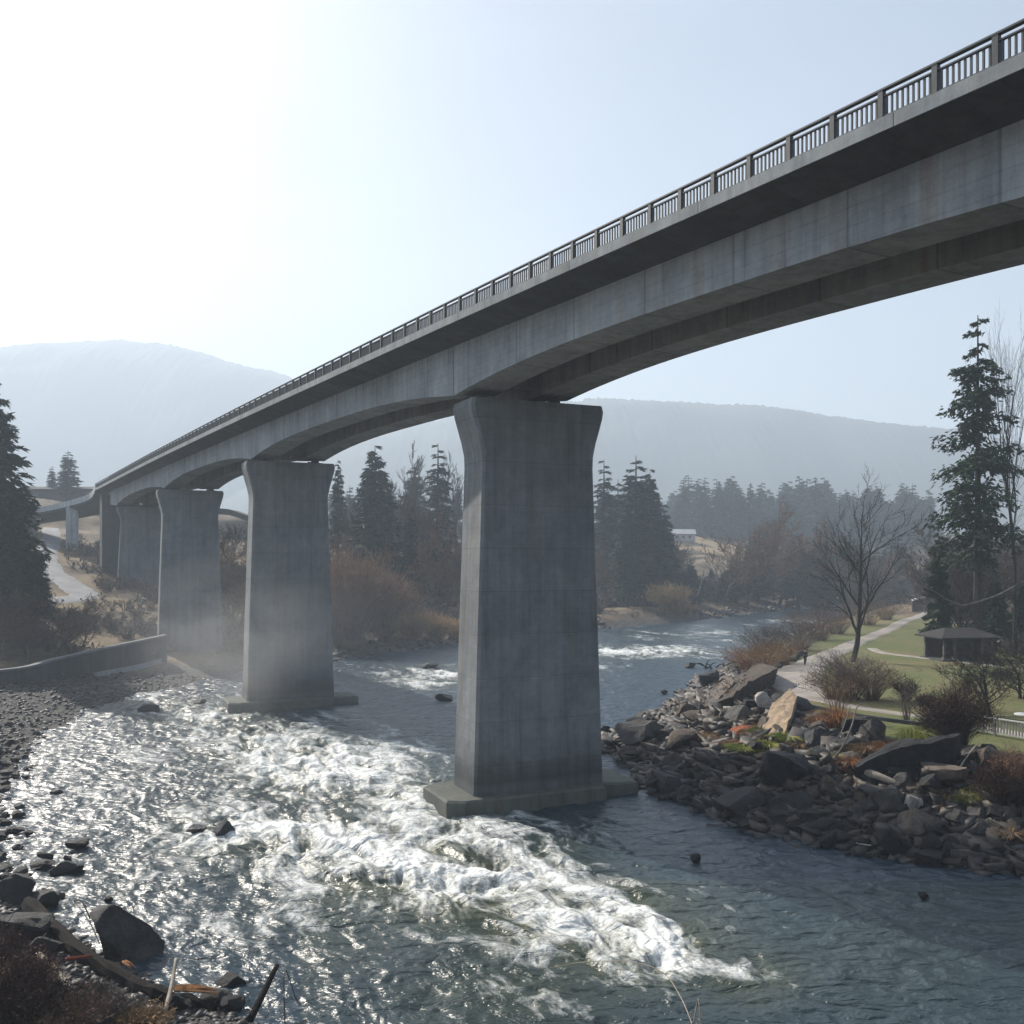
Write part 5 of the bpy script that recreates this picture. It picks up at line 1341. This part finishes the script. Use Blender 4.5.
# low timber wall with pale cap at the far path end and a long leaning dead limb
wq = [up(912, 612, .1), up(925, 609, .2), up(940, 604, .6), up(953, 600, 1.0)]
mb = MB(); c0 = wq[0].copy(); mb.loft([[q - c0 + Vector((0, dy, dz)) for dy, dz in ((-.2, -1), (.2, -1), (.2, 2.2), (-.2, 2.2))] for q in wq])
wl = empty('timber_wall', c0); tag(wl, 'low dark timber wall with a pale sloping cap where the path ends', 'wall')
mb.build('wall_boards', M['timber'], wl)
mb = MB(); mb.loft([[q - c0 + Vector((0, dy, dz)) for dy, dz in ((-.5, 2.2), (.3, 2.2), (.3, 2.5), (-.5, 2.5))] for q in wq]); mb.build('cap', M['white_paint'], wl)
log('fallen_limb', [at(962, 606, 101), at(985, 600, 101), at(1005, 592, 101), at(1040, 572, 101)], [.10, .12, .14, .2], M['bark_grey'], 'long fallen limb caught slanting across the trees above the shelter', 'branch', n=6)
log('fallen_limb', [at(962, 606, 101), at(948, 600, 101.5), at(935, 592, 102), at(918, 585, 103)], [.10, .08, .06, .03], M['bark_grey'], 'thin drooping limb continuing left from the long fallen limb', 'branch', n=5)
# white gull-like gleam is a small white board on the limb
mb = MB(); mb.box((0, 0, 0), (1.5, .5, .08), (Vector((.9, 0, -.4)).normalized(), Vector((0, 1, 0)), Vector((.4, 0, .9)).normalized())); mb.box((.2, .1, -.25), (1.1, .3, .06), (Vector((.8, 0, -.6)).normalized(), Vector((0, 1, 0)), Vector((.6, 0, .8)).normalized()))
tag(mb.build('white_board', M['white_paint'], None, loc=at(944, 596, 112)), 'small white board caught in the branches left of the shelter roof', 'board')
log('leaning_pole', [at(697, 597, 248), at(701, 583, 248), at(704, 568, 248)], [.22, .2, .12], M['wood_pale'], 'pale leaning dead trunk against the dark far-bank trees', 'tree trunk', n=6)

# retaining wall of the left beach
wp = [Vector((-84, 84, 0)), Vector((-66, 88.5, 0)), Vector((-50.5, 93.5, 0)), Vector((-48.2, 100, 0)), Vector((-46.4, 107, 0)), Vector((-44.6, 113.5, 0)), Vector((-43.2, 118.5, 0))]
wz = [2.6, 2.8, 3.1, 3.5, 3.95, 4.3, 4.6]
Q = crm([Vector((p.x, p.y, z)) for p, z in zip(wp, wz)], 6); c0 = Vector((Q[0].x, Q[0].y, 0))
rw = empty('retaining_wall', c0); tag(rw, 'curved dark concrete retaining wall behind the left pebble beach', 'wall')
mb = MB(); cp_ = MB(); r1 = []; r2 = []
for i, q in enumerate(Q):
    t = (Q[min(i + 1, len(Q) - 1)] - Q[max(i - 1, 0)]); t.z = 0; t.normalize(); nn_ = Vector((t.y, -t.x, 0))
    r1.append([Vector((q.x, q.y, zz)) + nn_ * o_ - c0 for o_, zz in ((.25, -1), (.1, q.z - .12), (-.35, q.z - .12), (-.35, -1))])
    r2.append([Vector((q.x, q.y, zz)) + nn_ * o_ - c0 for o_, zz in ((.2, q.z - .12), (.2, q.z + .1), (-.5, q.z + .1), (-.5, q.z - .12))])
mb.loft(r1); cp_.loft(r2); mb.build('wall_face', M['old_conc'], rw); cp_.build('coping', M['pier'], rw)
mb = MB(); sp_ = [up(98, 676, .25), up(120, 673, .3), up(140, 669, .35), up(161, 663, .4)]; c0 = sp_[0].copy()
mb.loft([[q - c0 + Vector((0, dy, dz)) for dy, dz in ((-.9, -.6), (.9, -.6), (.9, .15), (-.9, .15))] for q in sp_]); tag(mb.build('concrete_slab', M['fascia'], None, loc=c0), 'long thin pale concrete slab lying on the beach below the retaining wall', 'slab')

# building and house
bd = empty('long_building', (-123, 262, 30)); tag(bd, 'long low dark building on the hill behind the approach ramp', 'building')
zt = HC + (HZ - 488) / F * 262 - 30
mb = MB(); mb.box((6, 3, zt - 3.2), (34, 8, 5.2)); mb.build('wall', M['timber'], bd)
mb = MB(); mb.loft([[Vector((x, -2.2, zt - .7)), Vector((x, 8.2, zt - .7)), Vector((x, 8.2, zt - .4)), Vector((x, 3, zt + .6)), Vector((x, -2.2, zt - .4))] for x in (-13, 25)]); mb.build('roof', M['roof_dark'], bd)
M['glass'] = simple('dark_window_glass', (.03, .035, .04), (.05, .055, .06), 1, .1)
for x in (-6, 0, 6, 12, 18):
    mb = MB(); mb.box((x, -1.03, zt - 2.2), (2.2, .08, 1.2)); mb.build('window', M['glass'], bd)
hs = Vector(((682 - 512) / F * 440, 440, 0)); hs.z = hz(hs.x, hs.y)
ho = empty('farmhouse', hs); tag(ho, 'small pale-roofed house at the edge of the sunlit field', 'house')
M['pale_roof'] = simple('pale_roof', (.55, .55, .55), (.4, .4, .4), 1, .6); M['plaster'] = simple('plaster', (.5, .46, .42), (.4, .38, .35), 1, .9)
mb = MB(); mb.box((0, 0, 1.6), (11, 7, 3.6)); mb.build('wall', M['plaster'], ho)
mb = MB(); mb.loft([[Vector((x, -4.2, 3.3)), Vector((x, 4.2, 3.3)), Vector((x, 0, 5.6))] for x in (-6, 6)]); mb.build('roof', M['pale_roof'], ho)
for x in (-3, 0, 3):
    mb = MB(); mb.box((x, -3.53, 1.9), (1.2, .08, 1.1)); mb.build('window', M['glass'], ho)
# distant flyover glimpsed between piers
fo_ = empty('distant_flyover', (-68, 225, 24)); tag(fo_, 'grey flyover deck glimpsed between the second and third piers', 'bridge')
mb = MB(); FO = Vector((-68, 225, 24)); pa = [at(215, 508, 225), at(228, 509, 228), at(240, 513, 231), at(262, 521, 236)]
mb.loft([[q - FO + Vector((0, dy, dz)) for dy, dz in ((0, 0), (8, 0), (7, -1.2), (1, -1.4))] for q in pa]); mb.build('deck', M['old_conc'], fo_)
mb = MB(); q = pa[3]; mb.box(q - FO + Vector((0, 3, -9)), (1.6, 3, 16)); mb.build('pier', M['old_conc'], fo_)

# ------------------------------------------------------------------ people
def person(px, py, coat, trousers, label, scale=1.0, stride=0.25, rz=0.0, p=None, cat='person'):
    p = p or hit(px, py)
    J = {'pel': (0, 0, .95), 'sp': (0, .01, 1.15), 'ch': (0, 0, 1.38), 'nk': (0, -.01, 1.52), 'hd': (0, -.02, 1.63), 'tp': (0, -.01, 1.74),
         'hl': (-.10, 0, .92), 'kl': (-.11, -stride * .55, .50), 'al': (-.11, -stride * .35 + .02, .09), 'tl': (-.11, -stride * .35 - .14, .04),
         'hr': (.10, 0, .92), 'kr': (.11, stride * .1, .50), 'ar': (.11, stride, .12), 'tr': (.11, stride - .10, .04),
         'sl': (-.19, 0, 1.43), 'el': (-.25, .06, 1.16), 'wl': (-.25, -.06, .93), 'gl': (-.25, -.10, .84),
         'sr': (.19, 0, 1.43), 'er': (.25, .05, 1.16), 'wr': (.25, -.05, .93), 'gr': (.25, -.09, .84)}
    E = [('pel', 'sp'), ('sp', 'ch'), ('ch', 'nk'), ('nk', 'hd'), ('hd', 'tp'), ('pel', 'hl'), ('hl', 'kl'), ('kl', 'al'), ('al', 'tl'), ('pel', 'hr'), ('hr', 'kr'), ('kr', 'ar'), ('ar', 'tr'),
         ('ch', 'sl'), ('sl', 'el'), ('el', 'wl'), ('wl', 'gl'), ('ch', 'sr'), ('sr', 'er'), ('er', 'wr'), ('wr', 'gr')]
    RD = {'pel': .14, 'sp': .13, 'ch': .15, 'nk': .055, 'hd': .095, 'tp': .06, 'h': .09, 'k': .06, 'a': .045, 't': .04, 's': .07, 'e': .05, 'w': .035, 'g': .04}
    def grow(name, keys, k, mat, parent):
        ks = [x for x in J if x in keys]; idx = {x: i for i, x in enumerate(ks)}
        me = bpy.data.meshes.new(name); me.from_pydata([J[x] for x in ks], [(idx[a], idx[c]) for a, c in E if a in idx and c in idx], [])
        o = bpy.data.objects.new(name, me); COL.objects.link(o); o.parent = parent
        sk = o.modifiers.new('Skin', 'SKIN')
        if not me.skin_vertices: me.attributes  # created with the modifier below
        lay = me.skin_vertices[0].data if len(me.skin_vertices) else None
        if lay is None:
            import bmesh as bmm
            b_ = bmm.new(); b_.from_mesh(me); b_.verts.layers.skin.verify(); b_.to_mesh(me); b_.free(); lay = me.skin_vertices[0].data
        for x, i in idx.items():
            r = (RD[x] if x in RD else RD[x[0]]) * k; lay[i].radius = (r, r * .8); lay[i].use_root = (i == 0)
        sd = o.modifiers.new('Subdivision', 'SUBSURF'); sd.levels = 2; sd.render_levels = 2
        me.materials.append(mat); return o
    root = empty('person', p, rz); root.scale = (scale,) * 3; tag(root, label, cat)
    grow('body', set(J), 0.92, M['skin'], root)
    grow('jacket', {'pel', 'sp', 'ch', 'sl', 'el', 'wl', 'sr', 'er', 'wr'}, 1.12, coat, root)
    grow('trousers', {'pel', 'hl', 'kl', 'al', 'hr', 'kr', 'ar'}, 1.13, trousers, root)
    mb = MB(); rings = []
    for k in range(6):
        a = -0.35 + k * (PI / 2 + .35) / 5; r = .112 * math.cos(a); rings.append([Vector((r * math.cos(t_ * PI / 6), r * math.sin(t_ * PI / 6) + .0, 1.665 + .105 * math.sin(a))) for t_ in range(12)])
    mb.loft(rings[:-1]); mb.build('hair', M['twig_dark'], root, True)
    return root
M['skin'] = simple('skin', (.5, .32, .24), (.45, .28, .2), 2, .6)
nav = simple('navy_jacket', (.03, .045, .08), (.02, .03, .05), 4, .9); blk = simple('black_trousers', (.02, .02, .025), (.015, .015, .02), 4, .9)
person(805, 666, nav, blk, 'person in a dark navy jacket walking away along the riverside path', 1.05, rz=0.2)
cols = [simple('white_jacket', (.75, .75, .75), (.6, .6, .6), 4), simple('red_jacket', (.5, .06, .06), (.35, .05, .05), 4), simple('blue_jacket', (.1, .16, .35), (.07, .1, .22), 4)]
for i, (px, lab, c) in enumerate([(742, 'tiny distant person in white, first of the people on the far bank', 0), (748, 'tiny distant person in red beside the one in white on the far bank', 1), (759, 'tiny distant person in blue on the far bank path', 2), (764, 'tiny distant person in a pale coat right of the one in blue', 0), (773, 'tiny distant person in red, last of the people on the far bank', 1)]):
    person(px, 594, cols[c], blk, lab, 1.0, 0.08, rz=i)
# pale bank path where they walk
tag(drape('bank_path', [gw(715, 597, 3.0), gw(745, 596, 3.2), gw(775, 596, 3.4), gw(800, 600, 3.0)], [2.5] * 4, M['path'], 0.12), kind='structure')

# ------------------------------------------------------------------ air
def box_vol(name, lo, hi, dens, col, aniso):
    mb = MB(); mb.box(((lo[0] + hi[0]) / 2, (lo[1] + hi[1]) / 2, (lo[2] + hi[2]) / 2), (hi[0] - lo[0], hi[1] - lo[1], hi[2] - lo[2]))
    m = bpy.data.materials.new(name); m.use_nodes = True; nt = m.node_tree; nt.nodes.clear()
    out = nt.nodes.new('ShaderNodeOutputMaterial'); v = nt.nodes.new('ShaderNodeVolumePrincipled')
    v.inputs['Density'].default_value = dens; v.inputs['Color'].default_value = (*col, 1); v.inputs['Anisotropy'].default_value = aniso
    nt.links.new(v.outputs[0], out.inputs['Volume'])
    o = mb.build(name, m); tag(o, kind='stuff'); return o
HAZE = box_vol('haze', (-9200, -9200, -4), (9200, 9200, 620), 0.00068, (0.72, 0.85, 1.0), 0.2)
# drifting spray by the second pier: soft-edged blobs
m = bpy.data.materials.new('mist'); m.use_nodes = True; nt = m.node_tree; nt.nodes.clear()
out = nt.nodes.new('ShaderNodeOutputMaterial'); v = nt.nodes.new('ShaderNodeVolumePrincipled'); v.inputs['Color'].default_value = (.95, .97, 1, 1); v.inputs['Anisotropy'].default_value = .4
tc = nt.nodes.new('ShaderNodeTexCoord'); ln = N(nt, 'ShaderNodeVectorMath', operation='LENGTH'); nt.links.new(tc.outputs['Object'], ln.inputs[0])
mr = N(nt, 'ShaderNodeMapRange'); mr.interpolation_type = 'SMOOTHSTEP'; mr.inputs[1].default_value = 1.0; mr.inputs[2].default_value = 0.1; mr.inputs[3].default_value = 0; mr.inputs[4].default_value = 1; nt.links.new(ln.outputs['Value'], mr.inputs[0])
nz_ = noise(nt, tc.outputs['Object'], 2.2, 4, .6, .5); rr2 = ramp(nt, nz_, [(.38, 0), (.7, 1)])
mu = N(nt, 'ShaderNodeMath', operation='MULTIPLY'); nt.links.new(mr.outputs[0], mu.inputs[0]); nt.links.new(rr2, mu.inputs[1])
m3 = N(nt, 'ShaderNodeMath', operation='MULTIPLY'); nt.links.new(mu.outputs[0], m3.inputs[0]); m3.inputs[1].default_value = 0.036
nt.links.new(m3.outputs[0], v.inputs['Density']); nt.links.new(v.outputs[0], out.inputs['Volume'])
bm_ = __import__('bmesh').new(); __import__('bmesh').ops.create_icosphere(bm_, subdivisions=3, radius=1.0); me = bpy.data.meshes.new('mist'); bm_.to_mesh(me); bm_.free(); me.materials.append(m)
mist = bpy.data.objects.new('mist', me); COL.objects.link(mist); mist.location = (-21, 86, 6.5); mist.scale = (22, 14, 10); tag(mist, kind='stuff')

# ------------------------------------------------------------------ light, sky, camera
AZ, EL = math.radians(-43), math.radians(34)     # azimuth measured from +Y towards +X
w = bpy.data.worlds.new('World'); scene.world = w; w.use_nodes = True; nt = w.node_tree
bg = nt.nodes['Background']; sky = nt.nodes.new('ShaderNodeTexSky'); sky.sky_type = 'NISHITA'; sky.sun_disc = False
sky.sun_elevation = EL; sky.sun_rotation = AZ; sky.air_density = 1.0; sky.dust_density = 2.6; sky.ozone_density = 1.0
wv_ = coords(nt, (1, 1, 2.6), 'Generated'); cl = noise(nt, wv_, 2.2, 5, .55, .6)
nt.links.new(mixc(nt, 1.0, sky.outputs[0], ramp(nt, cl, [(0.35, 0.93), (0.65, 1.10)]), 'MULTIPLY'), bg.inputs['Color']); bg.inputs['Strength'].default_value = 0.055
sl = bpy.data.lights.new('sun', 'SUN'); sl.energy = 5.0; sl.angle = math.radians(0.6); sl.color = (1, .925, .82)
so = bpy.data.objects.new('sun', sl); COL.objects.link(so)
sd = Vector((math.sin(AZ) * math.cos(EL), math.cos(AZ) * math.cos(EL), math.sin(EL)))
so.rotation_euler = sd.to_track_quat('Z', 'Y').to_euler()
cam = bpy.data.cameras.new('camera'); co = bpy.data.objects.new('camera', cam); COL.objects.link(co)
cam.sensor_width = 36; cam.lens = 36 * F / 1024; cam.shift_y = (HZ - 512) / 1024; cam.clip_end = 20000; cam.clip_start = 0.1
co.location = (0, 0, HC); co.rotation_euler = (PI / 2, 0, 0); scene.camera = co
vs_ = scene.view_settings; vs_.view_transform = 'Standard'; vs_.look = 'None'; vs_.gamma = 1; vs_.exposure = 1.05
cy = scene.cycles; cy.use_denoising = True; cy.max_bounces = 6; cy.diffuse_bounces = 1; cy.glossy_bounces = 2; cy.volume_bounces = 1; cy.transmission_bounces = 2; cy.use_adaptive_sampling = True
for o in list(scene.objects):
    if '_used' in o: del o['_used']
